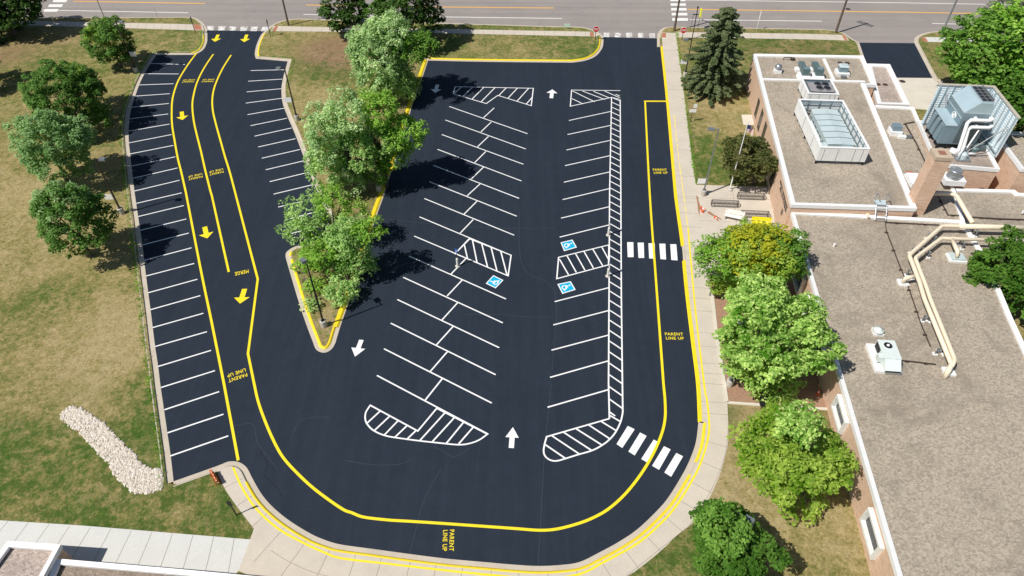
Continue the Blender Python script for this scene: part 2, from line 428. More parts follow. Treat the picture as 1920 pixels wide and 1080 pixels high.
def cr(pts, n=7):
    """Catmull-Rom through the points"""
    pts = [Vector((p[0], p[1])) for p in pts]
    if len(pts) < 3: return [tuple(p) for p in pts]
    out = []
    for i in range(len(pts) - 1):
        p0, p1, p2, p3 = pts[max(0, i - 1)], pts[i], pts[i + 1], pts[min(len(pts) - 1, i + 2)]
        for k in range(n):
            t = k / n
            q = .5 * ((2 * p1) + (p2 - p0) * t + (2 * p0 - 5 * p1 + 4 * p2 - p3) * t * t + (3 * p1 - p0 - 3 * p2 + p3) * t ** 3)
            out.append((q.x, q.y))
    out.append(tuple(pts[-1])); return out
def W(px, z=0): return [P(p, z) for p in px]
def inside(x, y, poly):
    c = False; j = len(poly) - 1
    for i in range(len(poly)):
        xi, yi = poly[i][0], poly[i][1]; xj, yj = poly[j][0], poly[j][1]
        if (yi > y) != (yj > y) and x < (xj - xi) * (y - yi) / (yj - yi) + xi: c = not c
        j = i
    return c
def clip_line(a, d, poly):
    """pieces of the line a + t d inside the polygon"""
    ts = []
    for i in range(len(poly)):
        p = Vector(poly[i][:2]); q = Vector(poly[(i + 1) % len(poly)][:2]); e = q - p
        den = d.x * e.y - d.y * e.x
        if abs(den) < 1e-9: continue
        w = p - a; t = (w.x * e.y - w.y * e.x) / den; u = (w.x * d.y - w.y * d.x) / den
        if 0 <= u < 1: ts.append(t)
    ts.sort()
    return [(a + d * ts[i], a + d * ts[i + 1]) for i in range(0, len(ts) - 1, 2)]
# ---------------------------------------------------------------- things
def tag(o, label=None, cat=None, group=None, kind=None):
    if label: o['label'] = label
    if cat: o['category'] = cat
    if group: o['group'] = group
    if kind: o['kind'] = kind
    return o
def thing(name, label, cat, loc=(0, 0, 0), rotz=0, group=None):
    o = bpy.data.objects.new(name, None); COL.objects.link(o); o.empty_display_size = .3
    o.location = loc; o.rotation_euler = (0, 0, rotz)
    return tag(o, label, cat, group)
def struct(mb, name, mats, label=None, parent=None, kind='structure'):
    o = mb.build(name, mats, parent)
    if parent is None: tag(o, label, None, None, kind)
    elif label: tag(o, label)
    return o
def copy_tree(o, parent=None):
    c = o.copy(); COL.objects.link(c)
    if parent: c.parent = parent
    for ch in o.children: copy_tree(ch, c)
    return c
def text_mesh(lines, w, h, bold=0.02, gap=1.05):
    cu = bpy.data.curves.new("t", 'FONT'); cu.body = lines; cu.align_x = 'CENTER'; cu.size = 1; cu.space_line = gap; cu.offset = bold
    cu.space_character = 1.12
    cu.resolution_u = 3
    ob = bpy.data.objects.new("t", cu); COL.objects.link(ob)
    dg = bpy.context.evaluated_depsgraph_get(); me = bpy.data.meshes.new_from_object(ob.evaluated_get(dg))
    v = np.array([x.co[:] for x in me.vertices]); fs = [tuple(p.vertices) for p in me.polygons]
    bpy.data.objects.remove(ob); bpy.data.curves.remove(cu); bpy.data.meshes.remove(me)
    lo, hi = v.min(0), v.max(0); c = (lo + hi) / 2
    v = (v - c); v[:, 0] *= w / (hi[0] - lo[0]); v[:, 1] *= h / (hi[1] - lo[1])
    return v, fs
# ================================================================ THE SETTING
ZG, ZK, ZWK = 0.115, 0.132, 0.124          # lawn, kerb top, pavement top
AB = R(-5.3); UX = Vector((math.cos(AB), math.sin(AB))); VX = Vector((-UX.y, UX.x))   # building axes
def smooth(*parts):
    out = []
    for p in parts:
        q = cr(W(p)) if len(p) > 2 else [tuple(x[:2]) for x in W(p)]
        out += [x for x in q if not out or (Vector(x) - Vector(out[-1])).length > .05]
    return out
roadW = [(-900, 20), (-300, 29), (0, 33), (120, 33), (353, 32)]
k1_road = smooth(roadW, [(353, 32), (367, 34), (380, 43), (387, 53), (388, 57)])
k1_west = smooth([(388, 57), (388.5, 70), (387.6, 80), (381.7, 92), (371.7, 99.3), (361.7, 102.7)], [(361.7, 102.7), (293.3, 102.7)],
    [(293.3, 102.7), (282.7, 118.3), (270.7, 138.3), (261, 158.3), (253.3, 180), (246.7, 200), (242.7, 221.7), (240.7, 245), (241.3, 266.7), (243.7, 288.3), (246, 310),
     (248.7, 333.3), (251.7, 358.3), (255, 381.7), (261.7, 426.7), (266.7, 460), (273.3, 516.7), (281.7, 580), (290, 646.7), (296, 686.7), (300, 720), (306.7, 766.7), (313.3, 811.7), (319.3, 853.3), (325, 903.3)])
k1_south = smooth([(325, 903.3), (400, 876.7), (420, 869)], [(420, 869), (430, 865.7), (446.7, 866.7), (461.7, 876.7), (473.3, 898.3), (490, 926.7), (510, 950), (540, 975), (580, 1000), (610, 1013.3), (640, 1021.7), (700, 1030),
    (773, 1040), (840, 1048.3), (906.7, 1054.3), (960, 1059), (1006.7, 1061.7), (1050, 1060), (1086.7, 1054.3), (1123.3, 1036.7), (1160, 1016.7), (1196.7, 991.7), (1236.7, 953.3), (1256.7, 928.3), (1280, 890), (1293.3, 863.3), (1305, 830), (1310, 791.7)])
k1_east = smooth([(1310, 791.7), (1306.5, 720), (1298, 650), (1287, 560), (1281, 500), (1278, 462), (1266.7, 380), (1263.5, 350), (1249.5, 187), (1239, 88)])
k1_notch = smooth([(1232, 88), (1232, 72)], [(1232, 72), (1235, 60), (1247, 51.5), (1267, 50)], [(1267, 50), (1300, 51), (1383, 52), (1517, 54.5), (1543, 55), (1566, 57.5)], [(1566, 57.5), (1580, 61), (1597, 72), (1611, 80)], [(1611, 80), (1619, 104), (1650, 200)])
k2 = smooth([(1131, 69.3), (1131, 80), (1128, 91.7), (1116.7, 105), (1098, 113.3), (1073, 117.3)], [(1073, 117.3), (906.7, 115.7), (802.3, 113.3)],
    [(802.3, 113.3), (790, 150), (770, 206.7), (738, 310), (732.5, 325), (720, 365), (708, 398), (690, 455), (670, 516.7), (650, 576.7), (638.3, 610), (628.3, 643.3)],
    [(628.3, 643.3), (623, 652.5), (615, 659), (606.7, 661), (598, 658.7), (591.7, 653), (586.7, 640)], [(586.7, 640), (571.7, 600), (556.7, 553.3), (538, 490)],
    [(538, 490), (535.8, 480), (537.5, 473), (545, 466.7), (555, 461.7)], [(555, 461.7), (583, 456.7), (640, 440)], [(640, 440), (623, 420), (588, 341.7), (573, 303), (553, 250), (538, 215), (530, 191.7), (528, 166.7), (531, 146.7), (535, 131.7), (539.7, 115)],
    [(539.7, 115), (480, 110)], [(480, 110), (478, 100), (481.7, 83), (490, 65), (498, 58)], [(498, 58), (510, 47), (533, 38), (560, 35)], [(560, 35), (720, 40), (870, 44.3), (1000, 48.3), (1073, 50)], [(1073, 50), (1097, 51.7), (1117, 58), (1128, 65)])
k3 = smooth([(1790, 212), (1762, 157), (1748, 145), (1714.5, 81)], [(1714.5, 81), (1715, 72), (1725, 65), (1742, 60)], [(1742, 60), (1767, 58.5), (1825, 60), (1920, 64), (2300, 78), (2900, 100)])
lot_k2 = [p for p in k2[:[i for i, p in enumerate(k2) if (Vector(p) - P((498, 58)).to_2d()).length < .1][0] + 1]]
lot = k1_west + k1_south + k1_east + k1_notch[:2] + lot_k2
low = offset(k1_road, .38) + offset(k1_west, .44)[1:] + offset(k1_south, .42)[1:] + offset(k1_east, .12) + offset(k1_notch, .38) + offset(k3, .42) + [(400, 130), (-400, 130)]
low_island = offset(k2, .42, True)

# ---- lawn: one triangulated sheet out to the horizon, cut round the kerbs
turf_spots = []          # (x, y, radius, green, dirt, lush)
def spot(px, r, g=0, d=0, l=0): p = P(px); turf_spots.append((p.x, p.y, r, g, d, l))
for px, r, g in (((40, 300), 9, -.12), ((60, 480), 8, -.2), ((120, 560), 7, .0), ((70, 620), 6, .1), ((200, 640), 8, -.25), ((130, 700), 8, -.15), ((60, 780), 7, .15), ((270, 720), 2.2, .35),
                 ((270, 800), 2.5, .3), ((100, 880), 6, .25), ((200, 950), 5, .35), ((330, 960), 5, .4), ((420, 980), 4, .5), ((390, 920), 3, .55), ((140, 900), 4, .2), ((20, 960), 5, .3), ((170, 720), 4, -.1), ((30, 380), 5, -.2), ((330, 945), 2, .4),
                 ((60, 220), 9, .08), ((100, 110), 8, .12), ((330, 70), 6, .1), ((180, 60), 8, -.1), ((270, 180), 5, -.1), ((215, 330), 6, -.05), ((90, 560), 4, .25),
                 ((560, 170), 4, -.1), ((600, 130), 4, .3), ((640, 145), 4, .3), ((580, 200), 4, -.15), ((830, 95), 6, .2), ((1000, 95), 8, -.1), ((1080, 90), 6, .3), ((900, 90), 5, -.1),
                 ((950, 55), 12, .15), ((240, 38), 12, .1), ((1450, 85), 10, .3), ((1560, 90), 8, .15), ((1400, 90), 4, .1), ((1450, 58), 10, -.15), ((1760, 110), 5, .25), ((1790, 140), 4, -.1),
                 ((1300, 130), 3, .25), ((1300, 230), 4, .15), ((1310, 290), 4, .45), ((1350, 230), 5, -.1), ((1330, 330), 3, .35), ((1350, 300), 3, .3), ((1340, 200), 4, -.2), ((1390, 180), 3, .1),
                 ((1400, 790), 3, -.25), ((1350, 930), 4, -.25), ((1450, 960), 6, -.25), ((1550, 1000), 5, -.1), ((1500, 1040), 5, .05), ((1290, 1050), 4, .3), ((1240, 1070), 3, .4), ((1600, 960), 3, -.15), ((1480, 1000), 3, .15), ((1862, 340), 4, .25), ((1565, 1060), 4, .1)):
    spot(px, r, g=g * (1.0 if g > 0 else 1.0))
for px, r, d in (((620, 100), 5, .75), ((660, 90), 5, .8), ((600, 95), 4, .5), ((650, 125), 4, .35), ((20, 95), 6, .45), ((120, 80), 4, .25), ((640, 530), 4, .3), ((615, 620), 3, .35), ((680, 420), 4, .35), ((740, 210), 6, .4), ((690, 330), 5, .4),
                 ((1290, 205), 2, .4), ((1560, 91), 1.0, .7), ((1510, 99), 5, .4), ((1430, 99), 3, .4), ((1785, 150), 3, .4), ((1310, 57), 3, .3), ((250, 50), 2, .2), ((0, 110), 4, .4), ((1370, 790), 2, .5), ((1530, 780), 4, .4), ((225, 300), 3, .3), ((235, 455), 3, .25)):
    spot(px, r, d=d)
for px, r, l in (((535, 185), 1.2, .9), ((540, 200), 1.2, .8), ((537, 155), 1.3, .9), ((548, 115), 1.6, .7), ((569, 140), 2.2, .3), ((635, 135), 2.5, .3), ((385, 80), 1.5, .4), ((1386, 222), 1.3, .9), ((1284, 160), .6, .7), ((1287, 210), .6, .7), ((1294, 265), .9, .7), ((1365, 772), .6, .8), ((1366, 800), .6, .7), ((285, 870), 1.2, .4), ((270, 905), 2.0, .5), ((410, 900), 1.5, .55), ((440, 950), 1.5, .5), ((150, 800), 1.6, .5), ((180, 830), 1.4, .45), ((120, 790), 1, .4), ((275, 830), 1.5, .3), ((150, 740), 1.6, .35), ((1320, 965), .9, .4), ((425, 935), 1, .5), ((1080, 88), 3, .3), ((555, 480), 2, .5), ((575, 520), 1.6, .5), ((500, 88), 2, .35)):
    spot(px, r, l=l * .8)
gx, gy = np.meshgrid(np.arange(-92, 92.1, 1.3), np.arange(14, 122, 1.3))
pts = np.stack([gx.ravel(), gy.ravel()], 1); pts += rng.uniform(-.35, .35, pts.shape)
def dist_ok(pts, chains):
    keep = np.ones(len(pts), bool)
    for ch in chains:
        c = np.array(ch)
        for a, b in zip(c[:-1], c[1:]):
            d = b - a; L = max(1e-9, (d * d).sum()); t = np.clip(((pts - a) @ d) / L, 0, 1)
            keep &= (((pts - (a + t[:, None] * d)) ** 2).sum(1) > .16)
    return keep
e0 = 0.40   # kerb stands on the lawn sheet's edge, gutter lies inside
chains = [low, low_island + [low_island[0]]]
pts = pts[dist_ok(pts, chains)]
vv = [Vector(p) for p in pts]; ee = []
for ch, closed in ((low, True), (low_island, True)):
    o = len(vv); vv += [Vector(p) for p in ch]; ee += [(o + i, o + (i + 1) % len(ch)) for i in range(len(ch))]
vv += [Vector(p) for p in ((-1500, -300), (1500, -300), (1500, 2500), (-1500, 2500), (-500, 10), (500, 10))]
rv, re, rf, *_ = delaunay_2d_cdt(vv, ee, [], 0, 1e-4)
vx = [(p.x, p.y) for p in rv]; fs = []
for f in rf:
    cx = sum(vx[i][0] for i in f) / len(f); cy = sum(vx[i][1] for i in f) / len(f)
    if inside(cx, cy, low) and not inside(cx, cy, low_island): continue
    a, b, c = (vx[i] for i in f[:3])
    fs.append(tuple(f) if (b[0] - a[0]) * (c[1] - a[1]) - (b[1] - a[1]) * (c[0] - a[0]) > 0 else tuple(reversed(f)))
me = bpy.data.meshes.new("ground"); me.from_pydata([(x, y, ZG) for x, y in vx], [], fs); me.materials.append(M['lawn'])
ca = me.color_attributes.new("turf", 'FLOAT_COLOR', 'POINT')
va = np.array(vx); col = np.zeros((len(va), 4)); col[:, 0] = .37; col[:, 3] = 1
for x, y, r, g, d, l in turf_spots:
    w = np.exp(-((va[:, 0] - x) ** 2 + (va[:, 1] - y) ** 2) / (2 * (r * .62) ** 2))
    col[:, 0] += g * w; col[:, 1] += d * w; col[:, 2] += l * w
col[:, 0] = np.clip(col[:, 0], .05, .58); col[:, 2] = np.where(col[:, 2] < .5, col[:, 2] * .45, col[:, 2] * .8); col = np.clip(col, 0, 1); ca.data.foreach_set("color", col.ravel())
me.update(); ground = bpy.data.objects.new("ground", me); COL.objects.link(ground)
tag(ground, "patchy summer lawn, tan and green, around the car park", kind='structure')

lot_o = struct(MB().flat(lot, 0.0), "parking_lot", M['asphalt'], "freshly sealed black asphalt car park with white stalls and yellow lanes")
yfar = 118.5
road_poly = k1_road + k1_west[:1] + list(reversed(k2[[i for i, p in enumerate(k2) if (Vector(p) - P((498, 58)).to_2d()).length < .1][0]:])) + [k2[0]] + list(reversed(k1_notch[:k1_notch.index(min(k1_notch, key=lambda p: (Vector(p) - P((1611, 80)).to_2d()).length)) + 1][1:][::-1]))
road_poly += [min(k3, key=lambda p: (Vector(p) - P((1714.5, 81)).to_2d()).length)] + k3[k3.index(min(k3, key=lambda p: (Vector(p) - P((1714.5, 81)).to_2d()).length)) + 1:]
road_poly += [(400, yfar), (-400, yfar)]
road_o = struct(MB().flat(road_poly, 0.001), "road", M['road'], "grey two lane road with orange centre line beyond the car park")
far = MB().box(-400, 400, yfar, yfar + .5, -.05, ZK); struct(far, "kerb", M['kerb'], "far kerb along the opposite side of the road")
struct(MB().flat([(-400, yfar + .5), (400, yfar + .5), (400, 131), (-400, 131)], ZG + .004), "verge", M['lawn'], "grass verge on the far side of the road")
dr = W([(1611, 80), (1714.5, 81), (1748, 146), (1660, 145.5), (1633, 145)])
struct(MB().flat(dr, 0.006), "driveway", M['asphalt'], "short black service driveway between the road and the school roof")
ap = W([(1633, 145.3), (1748, 146.3), (1762, 157), (1790, 212), (1650, 200)])
struct(MB().flat(ap, 0.004), "driveway_apron", M['apron'], "pale concrete loading apron below the service driveway")

# ---- kerbs and gutters
GUT = [(-.01, .003), (.34, -.004 + .012)]
def KP(g, w=.19, z=ZK): return [(g, .0), (g + .09, z - .02), (g + .12, z), (g + w, z), (g + w, z - .08)]
KW = [(.36, .011), (.60, ZK - .02), (.64, ZK), (.70, ZK), (.70, ZK - .08)]
gut = MB(); kb = MB()
for path, g, closed in ((k1_road, .28, 0), (k1_west, .36, 0), (k1_south, .34, 0), (k1_notch[1:], .3, 0), (k2, .34, 1), (k3, .36, 0)):
    gut.sweep(path, [(-.02, .004), (g + .02, .012)], 0, closed)
    kb.sweep(path, KW if path is k1_west else KP(g), 0, closed)
kb.sweep(k1_east, KP(.03, .2))
kb.sweep([k1_east[-1], k1_notch[0]], KP(.03, .2))
g_o = struct(gut, "gutter", M['kerb'], "pale concrete gutter pan around the black asphalt")
k_o = struct(kb, "kerb", M['kerb'], "raised concrete kerb around the car park, lawn island and road")
def sub(path, pa, pb):
    a = min(range(len(path)), key=lambda i: (Vector(path[i]) - P(pa).to_2d()).length)
    b = min(range(len(path)), key=lambda i: (Vector(path[i]) - P(pb).to_2d()).length)
    return path[min(a, b):max(a, b) + 1]
def KY(g, w=.19): return [(g - .004, .03), (g + .08, ZK - .014), (g + .115, ZK + .005), (g + w, ZK + .005), (g + w + .003, ZK - .06)]
for path, a, b, g in ((k1_road + k1_west, (387, 66), (361.7, 102.7), .36), (k1_south, (473, 898), (1284, 884), .34), (k1_south, (1293.3, 863.3), (1310, 791.7), .34)):
    struct(MB().sweep(sub(path, a, b), KY(g, .22)), "painted_kerb", M['kerbyellow'], None, k_o)
for a, b in (((1310, 791.7), (1280.5, 490)), ((1277.8, 460), (1239, 88))):
    struct(MB().sweep(sub(k1_east, a, b), [(-.06, .004), (.024, .006), (.05, ZK - .014), (.08, ZK + .005), (.25, ZK + .005), (.255, ZK - .05)]), "painted_kerb", M['kerbyellow'], None, k_o)
for a, b in (((1131, 72), (803, 113.3)), ((637, 614), (538, 490)), ((478, 108), (492, 64))):
    struct(MB().sweep(sub(k2, a, b), KY(.34, .24)), "painted_kerb", M['kerbyellow'], None, k_o)
struct(MB().sweep(sub(k2, (540, 470), (536, 483)), KY(.34, .24)), "painted_kerb", M['kerbyellow'], None, k_o)

struct(MB().sweep(sub(k2, (802.3, 113.5), (637.5, 613)), [(.08, .014), (.24, ZK + .006), (.58, ZK + .007), (.583, ZK - .05)]), "painted_kerb", M['kerbyellow'], None, k_o)

struct(MB().flat(W([(1227, 66), (1244, 66), (1247, 93), (1229, 91)]), -.004), "gutter", M['kerb'], "square concrete gutter slab at the kerb notch by the exit")

# ---- pavements
def joints(mb, a, b, c, d, n, z, w=.025):
    """n joint lines between edge a-b and edge c-d"""
    for i in range(1, n):
        t = i / n; p = Vector(a[:2]).lerp(Vector(b[:2]), t); q = Vector(c[:2]).lerp(Vector(d[:2]), t)
        mb.ribbon([p, q], w, z, 1)
def slab(px, name, mat, label, joint=None, z=ZWK):
    mb = MB().flat(W(px), z)
    if joint:
        a, b, c, d, n = joint; A = W([a, b, c, d]); joints(mb, *A, n, z + .004)
    return struct(mb, name, [mat, M['joint']], label)
slab([(-500, 28), (0, 39), (126, 42), (353, 46.7), (380, 48), (384, 60), (378, 58.5), (127, 51), (0, 48), (-500, 38)], "pavement", M['walk'], "pavement along the road left of the west entrance", ((-500, 28), (380, 48), (-500, 38), (378, 58.5), 60))
slab([(512, 50), (720, 55), (840, 56), (1117, 61), (1125, 67), (1117, 70), (840, 64), (720, 61.5), (508, 60)], "pavement", M['walk'], "pavement along the road between the two entrances", ((512, 50), (1117, 61), (508, 60), (1117, 70), 32))
slab([(1268, 61.7), (1383, 63), (1517, 65), (1583, 67), (1592, 77.5), (1517, 75.3), (1383, 73), (1268, 71.6)], "pavement", M['walk'], "pavement along the road in front of the school's north wall", ((1268, 61.7), (1583, 67), (1268, 71.6), (1592, 77.5), 16))
slab([(1728, 71), (1805, 72), (1920, 76), (2300, 90), (2300, 100), (1920, 85.5), (1800, 80.8), (1735, 80)], "pavement", M['newwalk'], "pavement along the road right of the service driveway", ((1728, 71), (2300, 90), (1735, 80), (2300, 100), 24))
for px in ([(363, 47.2), (377, 48.4), (379, 57.5), (366, 57.2)], [(516, 50.5), (522, 50.6), (517, 60.2), (511, 60)], [(1106, 61.4), (1113, 61.6), (1113.5, 69.6), (1106, 69.4)], [(1241, 63), (1248.5, 63), (1248.5, 71.8), (1241, 71.6)], [(1728, 71.4), (1734, 71.5), (1740, 79.6), (1733, 79.6)], [(1578, 67.4), (1583, 67.6), (1589, 76.8), (1583, 76.6)]):
    struct(MB().flat(W(px), ZWK + .006), "ramp_pad", M['redpad'], None if 1 else '', ground) if 0 else tag(MB().flat(W(px), ZWK + .006).build("tactile_pad", M['redpad']), "brick red tactile ramp pad at the kerb corner", None, "red ramp pads at the crossings", 'structure')
# the long walk east and south of the lot: follows the kerb
inner = offset(k1_east, .2)
east_in = list(reversed(inner))
east_out = smooth([(1256, 63), (1268, 63)], [(1268, 72), (1273, 108), (1282, 177), (1297, 300), (1304.5, 348)])
plaza = W([(1304.5, 348), (1441, 352), (1452, 415), (1458, 448), (1462, 470), (1440, 520), (1330, 530)])
east_out2 = smooth([(1330, 530), (1335, 553), (1343, 627), (1360, 720), (1363, 757), (1365, 820), (1360, 853), (1347, 897), (1323, 947), (1297, 983), (1267, 1007), (1240, 1033), (1190, 1073), (1130, 1110), (1060, 1130), (960, 1135)])
walk = MB()
def strip(mb, A, B, z):
    mb.flat(list(A) + list(reversed(B)), z)
A_ = [k1_notch[0]] + east_in
walk_poly = [tuple(P((1240, 62)).to_2d()), ] + [(x + .05, y) for x, y in offset(list(reversed(k1_east)), -.2)] + list(reversed(east_out + smooth([(1330, 530), (1335, 553), (1343, 627), (1360, 720), (1363, 757), (1365, 800)])))
walk.flat(walk_poly, ZWK)
def clip_joint(mb, p, q, poly, w, z):
    d = (q - p); L = d.length; d.normalize()
    for a, b in clip_line(p, d, poly):
        ta, tb = max(0, (a - p).dot(d)), min(L, (b - p).dot(d))
        if tb - ta > .1: mb.ribbon([p + d * ta, p + d * tb], w, z, 1)
eo = [tuple(p.to_2d()) for p in plaza]
S_in = offset(k1_south, .5)
i_s = min(range(len(S_in)), key=lambda i: (Vector(S_in[i]) - P((1050, 1070)).to_2d()).length)
for ft in np.linspace(.03, .98, 26):
    e = list(reversed(k1_east)); k = int(ft * (len(e) - 1)); p = Vector(e[k]) + Vector((.25, 0)); t = Vector((math.cos(R(-5)), math.sin(R(-5))))
    clip_joint(walk, p, p + t * 3.2, walk_poly, .03, ZWK + .004)
struct(walk, "pavement", [M['walk'], M['joint']], "wide pale pavement between the car park and the school lawn")
pz = MB().flat(eo, ZWK - .002)
for a, b in (((1304.5, 372), (1446, 376)), ((1312, 415), (1453, 420)), ((1372, 350), (1392, 520)), ((1320, 470), (1461, 475))):
    pz.ribbon([p.to_2d() for p in W([a, b])], .03, ZWK + .003, 1)
struct(pz, "forecourt", [M['walk'], M['joint']], "concrete forecourt with bike racks beside the brick wall")
sw = MB()
ring_in = S_in[k1_south.index(min(k1_south, key=lambda p: (Vector(p) - P((430, 865.7)).to_2d()).length)):]
ring_in[0] = tuple(P((412, 879)).to_2d())
ring_out = smooth([(407, 883), (420, 913), (437, 940), (477, 993)], [(477, 993), (470, 1013)], [(470, 1013), (448, 1072)], [(448, 1072), (600, 1130), (800, 1150), (960, 1135)])
ring_out = ring_out + list(reversed(east_out2))[1:] + [tuple(offset(k1_east, .2)[0])]
sw.flat(ring_in + [offset(k1_east, .22)[0]] + list(reversed(ring_out)), ZWK + .001) if 0 else None
south_out = smooth([(407, 883), (420, 913), (437, 940), (477, 993)], [(477, 993), (470, 1013)], [(470, 1013), (448, 1072)], [(448, 1072), (600, 1130), (800, 1150), (960, 1135), (1060, 1130), (1130, 1110)])
east_part = list(reversed(east_out2))
outer = south_out + [tuple(p) for p in east_part[east_part.index(min(east_part, key=lambda p: (Vector(p) - P((1190, 1073)).to_2d()).length)):]]
e_low = sub(k1_east, (1310, 791.7), (1290, 585))
inner_all = ring_in + offset(e_low, .21)
sw_poly = inner_all + list(reversed(outer)); sw.flat(sw_poly, ZWK + .002)
acc = 0
for i in range(2, len(ring_in) - 1):
    acc += (Vector(ring_in[i]) - Vector(ring_in[i - 1])).length
    if acc > 1.75:
        acc = 0; p = Vector(ring_in[i]); t = (Vector(ring_in[i + 1]) - Vector(ring_in[i - 1])).normalized(); nn = Vector((t.y, -t.x))
        clip_joint(sw, p, p + nn * 2.9, sw_poly, .03, ZWK + .006)
sp = [p for p in offset(ring_in, 1.75) if inside(p[0], p[1], sw_poly)]; sw.ribbon(sp[6:], .025, ZWK + .0075, 1)
struct(sw, "pavement", [M['walk'], M['joint']], "curved tan pavement wrapping the south end of the car park")
nw = MB().flat(W([(-150, 970), (0, 977), (157, 987), (470, 1013), (448, 1072), (400, 1120), (-150, 1085)]), ZWK)
for i in range(14):
    t = i / 13.0; a = P((-60 + t * 500, 972.5 + t * 38.5)); b = P((-150 + t * 575, 1069 + t * 30))
    nw.ribbon([a.to_2d(), b.to_2d()], .03, ZWK + .004, 1)
struct(nw, "pavement", [M['newwalk'], M['joint']], "new light grey pavement at the lower left beside the flat roof")
# mulch bed with its concrete edging
mb_ = MB().flat(W([(1333, 535), (1343, 627), (1360, 720), (1363, 757), (1470, 764), (1562, 769), (1530, 640), (1500, 520), (1440, 515), (1380, 522)]), ZG + .008)
struct(mb_, "mulch_bed", M['mulch'], "brown wood mulch bed under the round trees")
ed = MB()
for line in (W([(1334, 545), (1343, 627), (1353, 690), (1362.5, 756)]), W([(1362.5, 757), (1420, 761), (1480, 765), (1562, 770)])):
    L = [p.to_2d() for p in line]; ed.sweep(L, [(-.12, .0), (-.12, .2), (.12, .2), (.12, .0)])
struct(ed, "edging", M['apron'], "low pale concrete edging around the mulch bed")
struct(MB().flat(W([(1389.5, 217), (1411, 217), (1415.5, 236), (1393.5, 236.3)]), ZG + .05).prism([p.to_2d() for p in W([(1389.5, 217), (1411, 217), (1415.5, 236), (1393.5, 236.3)])], ZG, ZG + .049, 0, False), "door_slab", M['apron'], "small cream concrete landing outside the school's west door")

# ================================================================ PAINTED MARKINGS (parts of the car park)
zs = [0.006]
def line(name, pts, w, mat, z=.006, parent=None, label=None, closed=False):
    return struct(MB().ribbon(pts, w, z, 0, closed), name, mat, label, parent or lot_o)
def px_line(name, a, b, w, mat, z=.006): return line(name, [p.to_2d() for p in W([a, b])], w, mat, z)
WS = .125
left = z1(848, 357, 1040, 363, 812, 415, 1005, 416, 783, 478, 976, 471, 758, 541, 955, 527, 740, 603, 950, 582, 728, 669, 946, 641, 722, 738, 953, 698, 724, 804, 965, 757, 731, 866, 975, 818, 738, 935, 986, 882, 748, 1003, 998, 945, 755, 1075, 1010, 1014)
left += z4(767, 64, 1022, 5, 778, 138, 1034, 76, 788, 216, 1048, 152, 798, 299, 1062, 231, 809, 385, 1077, 314, 820, 473, 1092, 402, 833, 567, 1110, 491, 847, 662, 1127, 583, 858, 763, 1144, 682, 873, 869, 1164, 786, 888, 982, 1187, 891)
left += [(301.7, 726.7), (403, 695)] + z7(925, 145, 1233, 43, 942, 275, 1257, 170, 958, 405, 1284, 292)
midl = z1(1410, 397, 1605, 392, 1396, 457, 1588, 445, 1388, 517, 1583, 499, 1383, 580, 1585, 553, 1392, 645, 1598, 609, 1410, 707, 1615, 665, 1432, 766, 1640, 720, 1452, 827, 1662, 780, 1473, 890, 1687, 841, 1495, 955, 1708, 905, 1517, 1022, 1740, 968)
midl += [(513, 364), (588, 346), (521.7, 388.3), (600, 369.5), (533, 413), (608, 393), (541.7, 439), (625, 417.5)]
dbl = z2(607, 599, 1047, 752, 585, 675, 1037, 838, 565, 757, 1024, 924, 541, 840, 1013, 1018) + [(812.7, 310), (973.3, 372), (805, 340.7), (968.7, 405.3)]
dbl += [(795.7, 372.3), (964, 441), (786.7, 406.7), (958.3, 478.7)] + z5(410, 248, 938, 472, 380, 360, 926, 602, 348, 480, 908, 736, 315, 605, 888, 876, 278, 738, 868, 1028) + [(720, 654), (922, 755.7), (706.7, 704), (915, 814)]
rgt = z2(1280, 678, 1515, 627, 1272, 757, 1512, 706, 1266, 844, 1510, 790, 1258, 932, 1510, 876, 1252, 1025, 1510, 967) + [(1055, 374.3), (1143.3, 353.5)] + z5(1236, 147, 1510, 82, 1228, 254, 1507, 185, 1222, 368, 1505, 298, 1212, 488, 1503, 410, 1200, 617, 1505, 538, 1192, 748, 1503, 667, 1182, 890, 1503, 805, 1174, 1043, 1502, 950) + z8(1160, 131, 1502, 32)
for s in (left, midl, dbl, rgt):
    for i in range(0, len(s), 2): px_line("stall_line", s[i], s[i + 1], WS, M['white'])
s = z2(860, 607, 800, 662, 843, 687, 785, 742, 828, 767, 766, 826, 813, 852, 750, 915, 800, 940, 732, 1006) + [(900, 345), (876, 367)] + z5(763, 52, 690, 125, 742, 155, 668, 232, 720, 262, 640, 347, 700, 375, 617, 462, 680, 495, 595, 585, 655, 622, 566, 720, 628, 757, 535, 860, 597, 898, 500, 1010) + [(829.3, 710), (796.7, 751)] + z8(537, 137, 430, 265)
for i in range(0, len(s), 2): px_line("stall_divider", s[i], s[i + 1], WS, M['white'], .008)

def hatched(name, outline, samples, step, label, extra=(), closed=True, w=WS, phase=.5, zz=.010):
    """outlined area with evenly spaced slanting bars; samples = two points along one bar"""
    poly = [p.to_2d() for p in W(outline)] if isinstance(outline[0], tuple) and len(outline[0]) == 2 and outline[0][0] > 100 else [Vector(p[:2]) for p in outline]
    mb = MB()
    if closed: mb.ribbon(poly, w, zz + .003, 0, True)
    if samples:
        a, b = (p.to_2d() for p in W(samples)); d = (b - a).normalized(); nrm = Vector((-d.y, d.x))
        ks = [(p - a).dot(nrm) for p in poly]; k = math.floor(min(ks) / step) * step + phase * 0
        while k < max(ks):
            for p, q in clip_line(a + nrm * k, d, poly):
                if (q - p).length > .35: mb.ribbon([p, q], w, zz, 0)
            k += step
    for e in extra: mb.ribbon([p.to_2d() for p in W(e)], w, zz, 0)
    return struct(mb, name, M['white'], label, lot_o)
